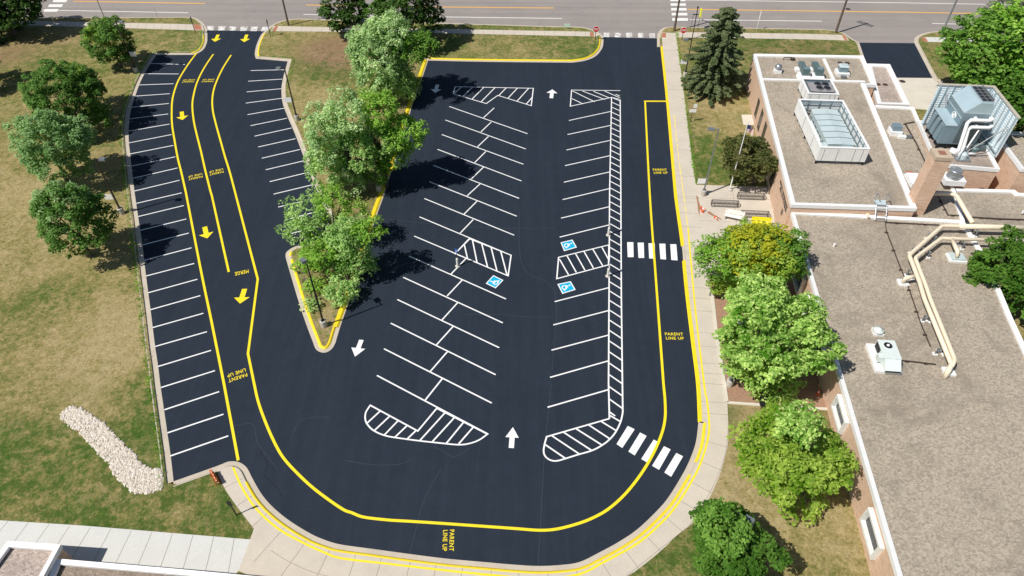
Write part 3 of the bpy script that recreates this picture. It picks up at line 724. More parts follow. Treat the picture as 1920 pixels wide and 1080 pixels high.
def bars(a): return [(a[i], a[i + 1]) for i in range(0, len(a), 2)]
hatched("hatched_island", z2(640, 488, 1080, 497, 1068, 595, 880, 537, 815, 583, 630, 528), z2(735, 558, 800, 493), 1.38, "hatched white island at the top of the double stall row")
isl = W(z8(163, 120)) + [Vector((*p, 0)) for p in []]
b_out = [p.to_2d() for p in W(z8(430, 265, 163, 120))] + [Vector(p) for p in cr(W(z8(163, 120, 138, 160, 135, 200, 150, 232, 185, 264, 245, 290, 320, 304, 440, 320, 560, 333, 660, 342, 720, 335, 775, 315, 822, 282)))][1:] + [p.to_2d() for p in W(z8(537, 137))]
hatched("hatched_island", b_out, None, 1, "rounded hatched white island at the bottom of the double stall row", bars(z8(218, 153, 145, 220, 270, 183, 185, 263, 318, 208, 243, 286, 368, 236, 303, 298, 420, 262, 370, 310, 583, 162, 442, 318, 635, 190, 512, 325, 688, 215, 590, 335, 742, 243, 660, 337)))
hatched("hatched_bay", z5(722, 264, 955, 356, 938, 472, 640, 347), None, 1, "hatched access bay left of the aisle beside a blue symbol", bars(z5(692, 298, 710, 376, 738, 272, 763, 396, 790, 293, 822, 420, 843, 314, 875, 443, 897, 335, 932, 468)))
hatched("hatched_bay", z5(1222, 368, 1505, 298, 1503, 410, 1212, 488), None, 1, "hatched access bay right of the aisle between two blue symbols", bars(z5(1227, 378, 1278, 466, 1270, 360, 1322, 453, 1318, 348, 1370, 440, 1365, 335, 1418, 428, 1415, 323, 1470, 415, 1465, 310, 1502, 378)))
hatched("hatched_island", z2(1295, 507, 1568, 510, 1568, 560, 1520, 548, 1288, 598), None, 1, "hatched white island at the top of the right stall row", bars(z2(1297, 555, 1360, 585, 1300, 512, 1425, 573, 1355, 512, 1483, 560, 1418, 514, 1510, 552, 1480, 512, 1566, 550)))
# long ladder strip
sl = [p.to_2d() for p in W([z2(1520, 548)[0], (1143, 360), (1141, 720), z8(1508, 195)[0]])]; sr = [p.to_2d() for p in W([z2(1568, 510)[0], (1164, 360), (1165, 560), (1167, 720), z8(1583, 160)[0]])]
mb = MB().ribbon(sl, WS, .012).ribbon(sr, WS, .013)
poly = sl + list(reversed(sr)); a, b = (p.to_2d() for p in W([(1145, 396.7), (1163, 406.5)])); d = (b - a).normalized(); nrm = Vector((-d.y, d.x)); k = -45
while k < 45:
    for p, q in clip_line(a + nrm * k, d, poly): mb.ribbon([p, q], WS, .010)
    k += .985
struct(mb, "ladder_strip", M['white'], "long white ladder hatching between the right stalls and the pick up lane", lot_o)
c_out = [p.to_2d() for p in W(z8(1508, 195))] + [p.to_2d() for p in W(z8(1155, 297))] + [Vector(p) for p in cr(W(z8(1155, 297, 1143, 340, 1138, 380, 1148, 408, 1175, 428, 1210, 433, 1260, 420, 1330, 398, 1400, 378, 1450, 355, 1500, 320, 1540, 275, 1570, 215, 1583, 160)))][1:]
mb = MB().ribbon(c_out, WS, .014)
for p, q in bars(z8(1145, 340, 1262, 420, 1185, 292, 1340, 395, 1252, 273, 1408, 374, 1322, 253, 1468, 345, 1392, 231, 1512, 310, 1462, 211, 1545, 262, 1512, 178, 1570, 212)): mb.ribbon([x.to_2d() for x in W([p, q])], WS, .011)
struct(mb, "hatched_island", M['white'], "rounded hatched white island at the bottom of the right stall row", lot_o)

YW = .21
def yl(px_groups, name="lane_line", w=YW, z=.016, label=None):
    return line(name, smooth(*px_groups), w, M['yellow'], z, None, label)
yl([z1(1105, 300, 1060, 360, 1010, 440, 985, 500, 970, 560, 966, 620, 968, 700, 982, 790, 1000, 890, 1020, 970, 1045, 1080), z4(1045, 0, 1130, 440, 1190, 730, 1260, 1080), z7(1260, 0, 1340, 430)], label="outer yellow lane line beside the left stalls")
yl([z1(1200, 305, 1150, 380, 1110, 460, 1088, 540, 1082, 600, 1090, 680, 1105, 750, 1130, 850, 1155, 960, 1185, 1080), z4(1187, 0, 1240, 240, 1287, 450)], label="middle yellow lane line ending above the word MERGE")
yl([z1(1300, 310, 1250, 390, 1210, 480, 1195, 550, 1197, 620, 1215, 700, 1240, 790, 1265, 880, 1290, 960, 1322, 1080), z4(1322, 0, 1400, 300, 1450, 490), z4(1450, 490, 1395, 910),
    z4(1395, 910, 1430, 1080) + z7(1450, 90, 1480, 180, 1530, 300, 1590, 410, 1680, 510, 1780, 600, 1920, 700) + z8(60, 725, 130, 750, 280, 767), z8(280, 767, 500, 780, 1000, 815), z8(1000, 815, 1110, 823, 1200, 818, 1300, 795, 1400, 760, 1500, 705, 1600, 615, 1690, 500, 1760, 380, 1805, 270, 1822, 180, 1820, 80),
    z8(1820, 80, 1812, 0), [(1244, 720), (1230, 527), (1218, 360), (1209.5, 190)]], label="long inner yellow lane line sweeping around the south end")
line("lane_line", [p.to_2d() for p in W([(1207.5, 190), (1250, 190)])], .3, M['yellow'], .0175, None, "short yellow bar closing the pick up lane")
# thin yellow walk line
wl = cr(W(z7(1310, 465, 1360, 580, 1440, 700, 1560, 810, 1700, 890, 1830, 950, 1920, 980) + z8(250, 1010, 600, 1050, 850, 1075) + [(1000, 1084)] + z8(1320, 1075, 1480, 1000, 1660, 900, 1780, 800, 1880, 690) + z9(60, 530, 110, 420, 145, 290, 148, 200, 135, 80, 120, 0) + z6(70, 650, 30, 200), ZWK))
line("walk_line", wl, .15, M['yellow'], ZWK + .008, lot_o, "thin yellow line painted on the pavement")
line("walk_line", [p.to_2d() for p in W([(1290, 427), (1282, 367), (1273, 300), (1264, 215)], ZWK)], .13, M['fadeyellow'], ZWK + .008, lot_o, "faded end of the thin yellow pavement line")

def arrow(tail, tip, hw, mat, sw=.2, hl=.42):
    a, b = (p.to_2d() for p in W([tail, tip])); d = b - a; L = d.length; d.normalize(); n = Vector((-d.y, d.x))
    h = a + d * L * (1 - hl)
    mb = MB().flat([a - n * sw, a + n * sw, h + n * sw, h + n * hw, b, h - n * hw, h - n * sw], .006)
    return struct(mb, "arrow", mat, None, lot_o)
for q in (z2(541, 477, 527, 522), z2(1181, 552, 1187, 503)): arrow(q[0], q[1], .72, M['white'], .24)
arrow(*z5(113, 832, 77, 926), .62, M['white'], .2, .5); arrow(*z8(956, 360, 965, 243), .52, M['white'], .2, .5)
for q in (z1(1227, 195, 1208, 235), z1(1388, 195, 1373, 237), z1(1022, 628, 1027, 675), z4(1151, 196, 1166, 261), z4(1376, 545, 1350, 628)): arrow(q[0], q[1], .72, M['yellow'], .24)
for q in (z8(1611, 236, 1650, 255, 1580, 360, 1548, 338), z8(1680, 273, 1717, 292, 1650, 402, 1615, 380), z8(1757, 313, 1784, 327, 1720, 442, 1687, 422), z8(1815, 350, 1852, 368, 1787, 483, 1748, 460), z8(1884, 388, 1922, 407, 1855, 522, 1817, 498)):
    struct(MB().flat(W(q), .007), "crosswalk_bar", M['white'], None, lot_o)
zz = Z(980, 380, 6)
for q in (zz(1175, 445, 1245, 445, 1248, 613, 1182, 613), zz(1293, 450, 1362, 450, 1367, 622, 1303, 622), zz(1415, 457, 1485, 457, 1491, 630, 1423, 628), zz(1537, 462, 1605, 462, 1613, 640, 1550, 635), zz(1660, 468, 1728, 468, 1743, 650, 1672, 645)):
    struct(MB().flat(W(q), .007), "crosswalk_bar", M['white'], None, lot_o)
for q in ([1165, 147, 1208, 147, 1200, 170, 1168, 170], [1229, 148, 1270, 148, 1262, 171, 1226, 171], [1291, 149, 1332, 149, 1324, 172, 1288, 172], [1353, 150, 1394, 150, 1386, 174, 1350, 174], [1414, 150, 1452, 151, 1444, 175, 1408, 175], [1476, 151, 1515, 152, 1505, 177, 1468, 176]):
    struct(MB().flat(W(z1(*q)), .009), "crosswalk_block", M['wornwhite'], None, road_o)
for q in ([1476, 184, 1509, 184, 1507, 209, 1474, 208], [1538, 185, 1571, 185, 1571, 210, 1538, 210], [1602, 185, 1636, 185, 1637, 211, 1603, 211], [1668, 186, 1698, 186, 1700, 212, 1669, 212], [1732, 187, 1763, 187, 1765, 213, 1734, 213]):
    struct(MB().flat(W(z2(*q)), .009), "crosswalk_block", M['wornwhite'], None, road_o)
r5 = Z(1200, 0, 6); r0 = Z(0, 0, 6)
for y0, y1, xa, xb in ((-60, -38, 334, 496), (-15, 13, 338, 508), (39, 65, 343, 514), (91, 118, 349, 522), (146, 174, 355, 530), (204, 234, 361, 538)):
    struct(MB().flat(W(r5(xa, y0, xb, y0, xb + 4, y1, xa + 3, y1)), .009), "crosswalk_bar", M['roadwhite'], None, road_o)
for y0, y1, xa, xb in ((-50, -28, 630, 800), (-3, 25, 590, 760), (49, 79, 540, 712), (102, 132, 490, 660)):
    struct(MB().flat(W(r0(xa + 15, y0, xb, y0, xb - 18, y1, xa, y1)), .009), "crosswalk_bar", M['roadwhite'], None, road_o)
def rl(a, b, w, mat, nm): line(nm, [p.to_2d() for p in W([a, b])], w, mat, .008, road_o)
for a, b in (((-300, 6), (20, 17)), ((62, 18.5), (353, 24)), ((569, 27), (700, 30)), ((700, 30), (1054, 34.7)), ((1293, 37), (1541, 39.7)), ((1748, 44), (2100, 53))): rl(a, b, .2, M['roadwhite'], "edge_line")
for a, b in (((137, 2.3), (384, 6.7)), ((573, 9.3), (700, 12)), ((700, 12), (1038, 15)), ((1289, 17.5), (1700, 23)), ((1700, 23), (2200, 32))): rl(a, b, .34, M['roadyellow'], "centre_line")
for a, b in (((1285, 0), (1700, 5.5)), ((1700, 5.5), (2300, 16)), ((-200, -22), (1180, -3))): rl(a, b, .2, M['roadwhite'], "edge_line")

def letters(txt, c, d, h, mat=None, flip=False):
    """c: centre, d: image-space vector along the reading direction over the full word width, h: height in metres"""
    a, b = (p.to_2d() for p in W([(c[0] - d[0] / 2, c[1] - d[1] / 2), (c[0] + d[0] / 2, c[1] + d[1] / 2)]))
    u = (b - a); w = u.length; u.normalize(); n = Vector((-u.y, u.x)); m = (a + b) / 2
    v, fs = text_mesh(txt, w, h, .014)
    mb = MB().add([(m.x + u.x * p[0] + n.x * p[1], m.y + u.y * p[0] + n.y * p[1], .007) for p in v], fs)
    return struct(mb, "lettering", mat or M['yellow'], None, lot_o)
PL = "PARENT\nLINE UP"
letters(PL, z2(1794, 963)[0], (26, 0), 1.0); letters(PL, (1264.5, 630.3), (34, 0.5), .82)
letters(PL, z8(602, 880)[0], (-1.5, 40), .78)
letters(PL, z4(1334, 1031)[0], (-35, 12), .95)
letters(PL, z1(1060, 455)[0], (-22.5, .5), .85); letters(PL, z1(1170, 453)[0], (-22, .3), .85)
letters(PL, z1(1099, 994)[0], (-26.5, 5.5), .88); letters(PL, z1(1217, 967)[0], (-26.5, 5.5), .88)
letters("MERGE", z4(1360, 453)[0], (-25.5, 5.5), .52)
def symbol(q, up):
    c = [p.to_2d() for p in W(q)]; g = sum(c, Vector((0, 0))) / 4
    o = struct(MB().flat(c, .006), "accessible_symbol", M['white'], None, lot_o)
    inn = [g + (p - g) * .84 for p in c]; struct(MB().flat(inn, .0085), "symbol_field", M['blue'], None, o)
    u = up; e = (c[(u + 1) % 4] + c[(u + 2) % 4]) / 2 - (c[u] + c[(u + 3) % 4]) / 2     # up axis
    e2 = (c[(u + 3) % 4] + c[(u + 2) % 4]) / 2 - (c[u] + c[(u + 1) % 4]) / 2
    T = lambda x, y: g + e * y + e2 * x
    mb = MB()
    arc = [T(-.02 + .19 * math.cos(R(t)), -.12 + .19 * math.sin(R(t))) for t in range(100, 375, 12)]
    mb.ribbon(arc, .1, .0115)
    mb.ribbon([T(-.1, .17), T(-.05, -.04), T(.12, -.05), T(.2, -.26), T(.29, -.23)], .11, .0125)
    mb.ribbon([T(-.09, .08), T(.1, .06)], .08, .0135)
    mb.flat([T(-.11 + .065 * math.cos(R(t)), .27 + .065 * math.sin(R(t))) for t in range(0, 360, 30)], .0115)
    struct(mb, "wheelchair_figure", M['white'], None, o)
symbol(z5(1233, 284, 1253, 333, 1325, 312, 1300, 268)[:1] + z5(1300, 268, 1325, 312, 1253, 333), 0)
symbol(z5(1215, 518, 1290, 502, 1318, 550, 1243, 573), 0)
symbol(z5(868, 542, 812, 515, 855, 468, 912, 496), 0)
# open crack in the asphalt by the south-west corner
ck = z7(1472, 372, 1468, 395, 1488, 415, 1500, 440, 1508, 465, 1495, 485, 1482, 498, 1490, 520, 1515, 545, 1540, 565, 1562, 585, 1570, 605, 1582, 635)
struct(MB().ribbon(W(ck), .035, .005), "crack", M['darkcrack'], "open crack in the black asphalt near the lower left corner", lot_o)

for i, q in enumerate((z8(1182, 0, 1150, 300, 1128, 640, 1108, 1010), z8(560, 480, 470, 640, 425, 800, 378, 970), z5(1000, 120, 1020, 420, 1200, 560, 1185, 1000), z5(230, 150, 640, 190, 1010, 205, 1200, 200), z8(20, 430, 180, 455, 330, 450, 400, 420), z8(520, 350, 600, 395, 640, 410, 720, 360), z7(1290, 245, 1420, 225, 1450, 330, 1560, 480), z7(1640, 300, 1700, 200, 1850, 185), z5(700, 690, 900, 690, 1000, 700, 1190, 705))):
    struct(MB().ribbon(cr(W(q), 5), .045, .0035 + .0002 * i), "seam", M['seam'], None, lot_o)

# ---- limestone rock bed
rp = [p.to_2d() for p in W(z7(410, 125, 340, 185, 480, 300, 560, 390, 622, 440, 630, 490, 680, 545, 760, 612, 830, 622, 915, 590, 910, 490, 860, 487, 790, 455, 760, 400, 660, 310, 600, 240, 500, 170))]
xs = [p.x for p in rp]; ys = [p.y for p in rp]
ico = []; t = (1 + 5 ** .5) / 2
ico = [Vector(v).normalized() for v in ((-1, t, 0), (1, t, 0), (-1, -t, 0), (1, -t, 0), (0, -1, t), (0, 1, t), (0, -1, -t), (0, 1, -t), (t, 0, -1), (t, 0, 1), (-t, 0, -1), (-t, 0, 1))]
icf = [(0, 11, 5), (0, 5, 1), (0, 1, 7), (0, 7, 10), (0, 10, 11), (1, 5, 9), (5, 11, 4), (11, 10, 2), (10, 7, 6), (7, 1, 8), (3, 9, 4), (3, 4, 2), (3, 2, 6), (3, 6, 8), (3, 8, 9), (4, 9, 5), (2, 4, 11), (6, 2, 10), (8, 6, 7), (9, 8, 1)]
mb = MB(); cnt = 0
while cnt < 5200:
    x, y = random.uniform(min(xs), max(xs)), random.uniform(min(ys), max(ys))
    jx, jy = x + random.uniform(-.12, .12), y + random.uniform(-.12, .12)
    if not inside(jx, jy, rp): continue
    r = random.choice((.04, .05, .06, .07, .08, .1, .12, .14)); sq = (random.uniform(.8, 1.3), random.uniform(.7, 1.2), random.uniform(.5, .85))
    q = Matrix.Rotation(random.uniform(0, 6.3), 3, 'Z') @ Matrix.Rotation(random.uniform(-.5, .5), 3, 'X')
    mb.add([q @ Vector((v.x * r * sq[0], v.y * r * sq[1], v.z * r * sq[2])) * random.uniform(.82, 1.15) + Vector((x, y, ZG + random.uniform(-.02, .05))) for v in ico], icf); cnt += 1
o = mb.build("rock_bed", M['rock'], uv=False); tag(o, "winding bed of loose pale limestone rocks on the lawn", kind='stuff')
struct(MB().flat(rp, ZG + .006), "rock_bed_base", M['dirt'], "bare soil under the pale limestone rocks")
# ================================================================ BUILDINGS
ZN, ZS_, ZM, ZP, ZL = 4.65, 3.7, 4.55, 5.0, 3.5
def wpart(mb, name, mats, parent, label=None, **k):
    mb.shift(parent.matrix_world.translation if False else parent.location)
    o = mb.build(name, mats, parent, **k)
    if label: o['label'] = label
    return o
def xy(px, z): return [p.to_2d() for p in W(px, z)]
COP = lambda z, w: [(.02, z - .40), (.06, z - .38), (.06, z), (-w * .82, z - .07), (-w * .82, z - .30)]
def block(parent, poly, z, roofmat, cop=None, w=.42, wall=True, zr=.24, label=None):
    poly = ccw(poly)
    if wall: wpart(MB().prism(poly, -.2, z - .36, 0, False), "wall", M['brick'], parent)
    wpart(MB().flat(poly, z - zr), "roof", roofmat, parent, label)
    if cop is None: wpart(MB().sweep(poly, COP(z, w), 0, True), "coping", M['coping'], parent)
    else:
        for c in cop: wpart(MB().sweep(c, COP(z, w)), "coping", M['coping'], parent)
nw0 = P((1484, 382), ZN)
school = thing("school_building", "low tan brick school with flat gravel roofs edged in white", "school", (nw0.x, nw0.y, 0))
polyN = xy([(1413, 101), (1618, 104.5), (1641.7, 158.5), (1622, 158), (1718, 390), (1485, 383)], ZN)
block(school, polyN, ZN, M['roof'], w=.5)
# expansion curbs on the north roof
zr = ZN - .24
for a, b in (((1429, 148), (1622, 152.6)), ((1545, 110), (1563.5, 150))):
    mb = MB(); L = xy([a, b], ZN - .1); mb.sweep(L, [(-.17, zr), (-.17, zr + .16), (.17, zr + .16), (.17, zr)]); wpart(mb, "roof_curb", M['coping'], school)
annex = xy([(1627, 119.5), (1668, 120.5), (1705, 196), (1646, 194)], ZL + .3)
block(school, annex, ZL + .3, M['roofpink'], w=.6)
mid = xy([(1638, 197.5), (1713, 201), (1757.5, 306), (1747, 361), (1707, 358)], ZM)
block(school, mid, ZM, M['roof'], [list(reversed([Vector(p) for p in xy([(1641, 197.6), (1713, 201), (1757.5, 306)], ZM)])), list(reversed(xy([(1746, 361), (1714.5, 359)], ZM)))], w=.32)
mlow = xy([(1716, 352), (1782, 331), (1808, 412), (1712, 409)], ZL)
block(school, mlow, ZL, M['roof'], [list(reversed(xy([(1783, 331), (1809, 413)], ZL + .1)))], w=.3)
lowe = xy([(1794, 352), (1903, 355), (1910, 360.5), (1975, 363.5), (1990, 478), (1853, 488), (1809, 413)], ZL)
block(school, lowe, ZL, M['roof'], [list(reversed(xy([(1793, 352), (1903, 355), (1910, 360.5), (1975, 363.5)], ZL + .1)))], w=.35)
pS = xy([(1484, 395.5), (1806, 413.5), (1852, 487), (1897, 595), (1960, 730), (2210, 1250), (1719, 1195)], ZS_)
block(school, pS, ZS_, M['roof'], w=.36)
pw = [P((1722, 226), ZP), P((1758, 307), ZP), P((1874, 316.5), ZP)]; pw.append(pw[0] + pw[2] - pw[1]); plat = [p.to_2d() for p in pw]
block(school, plat, ZP, M['coarse'], w=.3)
ew = P((1895, 351), ZL).to_2d(); e0_ = [ew, ew + UX * 9, ew + UX * 9 + VX * 7, ew + VX * 7]
block(school, e0_, ZL + 2.3, M['roof'], w=.4)
# windows of the north wing's west wall
def on_wall(px, A, B):
    d = P(px, 0) - Vector((0, 0, H)); n = Vector((-(B - A).y, (B - A).x)); t = n.dot(A) / n.dot(d.to_2d())
    p = Vector((0, 0, H)) + d * t; return (p.to_2d() - A).dot((B - A).normalized()), p.z
def window(A, B, s0, s1, z0, z1, n, depth=.06, fr=.1, sash=M['frame'], splay=0):
    """frame, glass and glazing bars on the wall A-B; depth: how far the surround stands proud"""
    d = (B - A).normalized(); o = Vector((d.y, -d.x))
    if o.x > 0: o = -o
    mt = Matrix(((d.x, o.x, 0, A.x), (d.y, o.y, 0, A.y), (0, 0, 1, 0), (0, 0, 0, 1)))
    mb = MB()
    mb.box(s0 - fr, s0, -.05, depth, z0 - fr, z1 + fr, 0, mt).box(s1, s1 + fr, -.05, depth, z0 - fr, z1 + fr, 0, mt)
    mb.box(s0, s1, -.05, depth - .003, z1, z1 + fr, 0, mt).box(s0, s1, -.05, depth - .003, z0 - fr, z0, 0, mt)
    w = thing("window", None, None, (0, 0, 0)); w.parent = school; w.location = Vector((A.x + d.x * s0, A.y + d.y * s0, z0)) - school.location
    base = Vector((A.x + d.x * s0, A.y + d.y * s0, z0))
    def wp(m, nm, mat): m.shift(base); return m.build(nm, mat, w)
    def wpp(m, nm, mat): m.shift(base); return m.parts(nm, mat, w)
    wp(mb, "frame", sash)
    wp(MB().box(s0, s1, -.04, .015, z0, z1, 0, mt), "pane", M['glass'])
    b = MB()
    for i in range(1, n): x = s0 + (s1 - s0) * i / n; b.box(x - .025, x + .025, .0, .035, z0, z1, 0, mt)
    if n > 1: wpp(b, "glazing_bar", M['lead'] if sash is not M['frame'] else M['polegrey'])
    return w
A, B = (Vector(p) for p in xy([(1413, 101), (1485, 383)], ZN))
q8, q5 = Z(1200, 120, 6), Z(1280, 260, 6)
for t, b, h in ((q8(1342, 400)[0], q8(1298, 590)[0], .5), (q8(1382, 520)[0], q8(1335, 725)[0], .5), (q8(1420, 660)[0], q8(1372, 880)[0], .5), (q5(1052, 272)[0], q5(1005, 480)[0], .65)):
    s1, za = on_wall(t, A, B); s2, zb = on_wall(b, A, B); s = (s1 + s2) / 2
    window(A, B, s - h, s + h, max(.7, min(zb, 1.0)), min(za, 3.7), 2, .05, .07, M['lead'])
# dark metal lettering strokes and emblem near the wing's corner
A2 = A; d = (B - A).normalized(); o = Vector((d.y, -d.x)); o = o if o.x < 0 else -o
mt = Matrix(((d.x, o.x, 0, A.x), (d.y, o.y, 0, A.y), (0, 0, 1, 0), (0, 0, 0, 1)))
L_ = (B - A).length
rs = random.Random(3)
for row, zz0 in ((0, 3.35), (1, 2.95)):
    x = L_ - 5.4 + row * .6
    while x < L_ - 1.0:
        w_ = .2; mbx = MB(); mbx.box(x, x + .05, .01, .05, zz0, zz0 + .28, 0, mt)
        k = rs.randrange(4)
        if k != 0: mbx.box(x + .05, x + w_, .01, .05, zz0 + (.23 if k < 3 else 0), zz0 + (.28 if k < 3 else .05), 0, mt)
        if k in (1, 3): mbx.box(x + w_ - .05, x + w_, .01, .052, zz0 + .02, zz0 + .26, 0, mt)
        if k in (2,): mbx.box(x + .05, x + w_ - .03, .01, .048, zz0 + .12, zz0 + .165, 0, mt)
        wpart(mbx, "wall_letter", M['lead'], school); x += .31
mbx = MB()
for a in range(0, 360, 30):
    c, s_ = math.cos(R(a)), math.sin(R(a)); r1 = .6 if a % 60 == 0 else .42
    mbx.add([mt @ Vector((L_ - 1.9 + c * .12 - s_ * .05, .05, 2.2 + s_ * .12 + c * .05)), mt @ Vector((L_ - 1.9 + c * r1, .05, 2.2 + s_ * r1)), mt @ Vector((L_ - 1.9 + c * .12 + s_ * .05, .05, 2.2 + s_ * .12 - c * .05)), mt @ Vector((L_ - 1.9, .03, 2.2))], [(0, 1, 2, 3)])
wpart(mbx, "emblem", M['lead'], school)
# south wing windows with deep white surrounds
A, B = (Vector(p) for p in xy([(1484, 395.5), (1719, 1195)], ZS_))
for t0, t1, b0, b1 in (z9(890, 60, 943, 225, 858, 120, 900, 275), z9(1065, 690, 1135, 935, 1027, 765, 1083, 985)):
    sa, zt = on_wall(t0, A, B); sb, zt2 = on_wall(t1, A, B); s2, zb = on_wall(b0, A, B); s3, zb2 = on_wall(b1, A, B)
    s0_, s1_ = (sa + s2) / 2, (sb + s3) / 2; zt = (zt + zt2) / 2; zb = (zb + zb2) / 2
    window(A, B, s0_ + .2, s1_ - .2, max(zb, .8) + .1, min(zt, 3.0) - .1, 3, .32, .2)
for k in (.16, .27, .39):
    s = k * (B - A).length; window(A, B, s, s + 2.4, 1.0, 2.6, 3, .32, .2)
# downspout at the coping joint
j = P((1625, 857), ZS_ - .4).to_2d()
wpart(MB().box(j.x - .16, j.x + .02, j.y - .1, j.y + .1, -.0, ZS_ - .3), "downspout", M['frame'], school)
# chimney
cb = P((1730, 404), ZL - .25).to_2d(); W_ = 1.45
cz = zfit(cb, 296)
fp = lambda g: [cb - UX * (W_ + g) - VX * g, cb + UX * g - VX * g, cb + UX * g + VX * (W_ + g), cb - UX * (W_ + g) + VX * (W_ + g)]
ch = thing("chimney", None, None, (0, 0, 0)); ch.parent = school; ch.location = Vector((cb.x, cb.y, 0)) - school.location
chb = Vector((cb.x, cb.y, 0))
def cp(mb, nm, mat): mb.shift(chb); return mb.build(nm, mat, ch)
cp(MB().prism(fp(0), 0, cz - .35, 0, False), "shaft", M['brick'])
cp(MB().prism(fp(.05), cz - .35, cz), "cap", M['stone']); cp(MB().prism(fp(-.42), cz + .003, cz + .05), "flue_lining", simple("flue_rust", (.28, .13, .09), .9))

# low building at the lower left corner
ZA, ZB = 2.7, 2.25
a0 = P((111, 1022.5), ZA)
low_b = thing("flat_roofed_building", "flat roofed building corner with white parapet beside the new grey pavement", "building", (a0.x, a0.y, 0))
block(low_b, xy([(13.7, 1016), (111, 1022.5), (66, 1105), (-52, 1105)], ZA), ZA, M['roofpink'], w=.34, zr=.4)
block(low_b, xy([(106, 1049), (333, 1068.5), (640, 1097), (640, 1180), (60, 1160)], ZB), ZB, M['roofdark'], w=.3, zr=.4)

# ================================================================ ON THE ROOFS
def place(name, label, cat, px, z, group=None, rot=AB): p = P(px, z); return thing(name, label, cat, p, rot, group)
def bx(*a): return MB().box(*a)
def cyl(r, z0, z1, x=0, y=0, seg=16, r2=None): return MB().lathe([(r, z0), (r2 or r, z1)], seg, (x, y, 0))
rN, rS, rM, rP, rL = ZN - .24, ZS_ - .24, ZM - .24, ZP - .24, ZL - .24
# dome vent
t = place("roof_vent", "silver dome vent on a white curb at the north west roof corner", "roof vent", (1457, 135.5), rN)
bx(-.42, .42, -.42, .42, 0, .4).build("curb", M['coping'], t); cyl(.26, .4, .62).build("neck", M['steel'], t)
MB().lathe([(.42, .6), (.45, .72), (.4, .9), (.25, 1.05), (.06, 1.12)], 18).build("dome", M['steel'], t, True)
# twin exhaust units
for i, px in enumerate(((1507.5, 147), (1533, 147.5))):
    t = place("exhaust_unit", ("weathered teal exhaust unit on white curb, left one of the pair", "weathered teal exhaust unit on white curb, right one of the pair")[i], "roof unit", px, rN, "teal exhaust units on the north roof")
    MB().hexa([(-.85, -.55, 0), (.7, -.55, 0), (.7, .75, 0), (-.85, .75, 0)], [(-.7, -.45, .45), (.6, -.45, .45), (.6, .7, .45), (-.7, .7, .45)]).build("curb", M['coping'], t)
    bx(-.42, .42, -.2, .62, .45, 1.25).build("housing", M['teal'], t); bx(-.3, .3, -.12, .4, 1.253, 1.3).build("lid", M['unitgrey'], t)
    bx(-.75, -.05, 1.5, 2.4, 0, .3).build("curb", M['coping'], t); bx(-.28, .3, 1.2, 2.6, .32, .95).build("blower", M['teal'], t)
    MB().hexa([(-.22, 2.6, .4), (.24, 2.6, .4), (.24, 3.4, .3), (-.22, 3.4, .3)], [(-.22, 2.6, .9), (.24, 2.6, .9), (.2, 3.4, .6), (-.18, 3.4, .6)]).build("hood", M['unitgrey'], t)
t = place("exhaust_unit", "blue grey box fan on white curb alone in the right roof bay", "roof unit", (1578, 139.5), rN)
bx(-.75, .75, -.6, .75, 0, .4).build("curb", M['coping'], t); bx(-.5, .5, -.3, .55, .4, 1.05).build("housing", M['unitgrey'], t); bx(-.32, .3, -1.2, -.75, 0, .28).build("controller", M['polegrey'], t)
MB().hexa([(-.58, -.36, 1.05), (.58, -.36, 1.05), (.58, .62, 1.05), (-.58, .62, 1.05)], [(-.4, -.2, 1.22), (.4, -.2, 1.22), (.4, .46, 1.22), (-.4, .46, 1.22)]).build("lid", M['ductblue'], t)
t = place("roof_hatch", "small low pipe rail by the north parapet", "roof hatch", (1476, 113), rN)
MB().tube([(-.5, 0, 0), (-.5, 0, .35), (.4, .1, .35), (.4, .1, 0)], .05).build("rail", M['iron'], t); bx(.45, .95, -.1, .35, 0, .25).build("cover", M['iron'], t)
for i, (px, z, lb) in enumerate((((1575, 118), rN, "rusty round drain nearer the dividing curb in the right roof bay"), ((1588.5, 118.5), rN, "rusty round drain farther right in the right roof bay"), ((1646, 158.5), ZL + .06, "rusty round drain next to the wall on the pink annex roof"), ((1659.5, 159), ZL + .06, "rusty round drain toward the middle of the pink annex roof"))):
    tag(MB().lathe([(.3, 0), (.3, .06), (.2, .1), (.05, .16)], 14).build("roof_drain", M['iron']), lb, "roof drain", "round drains on the roofs").location = P(px, z)

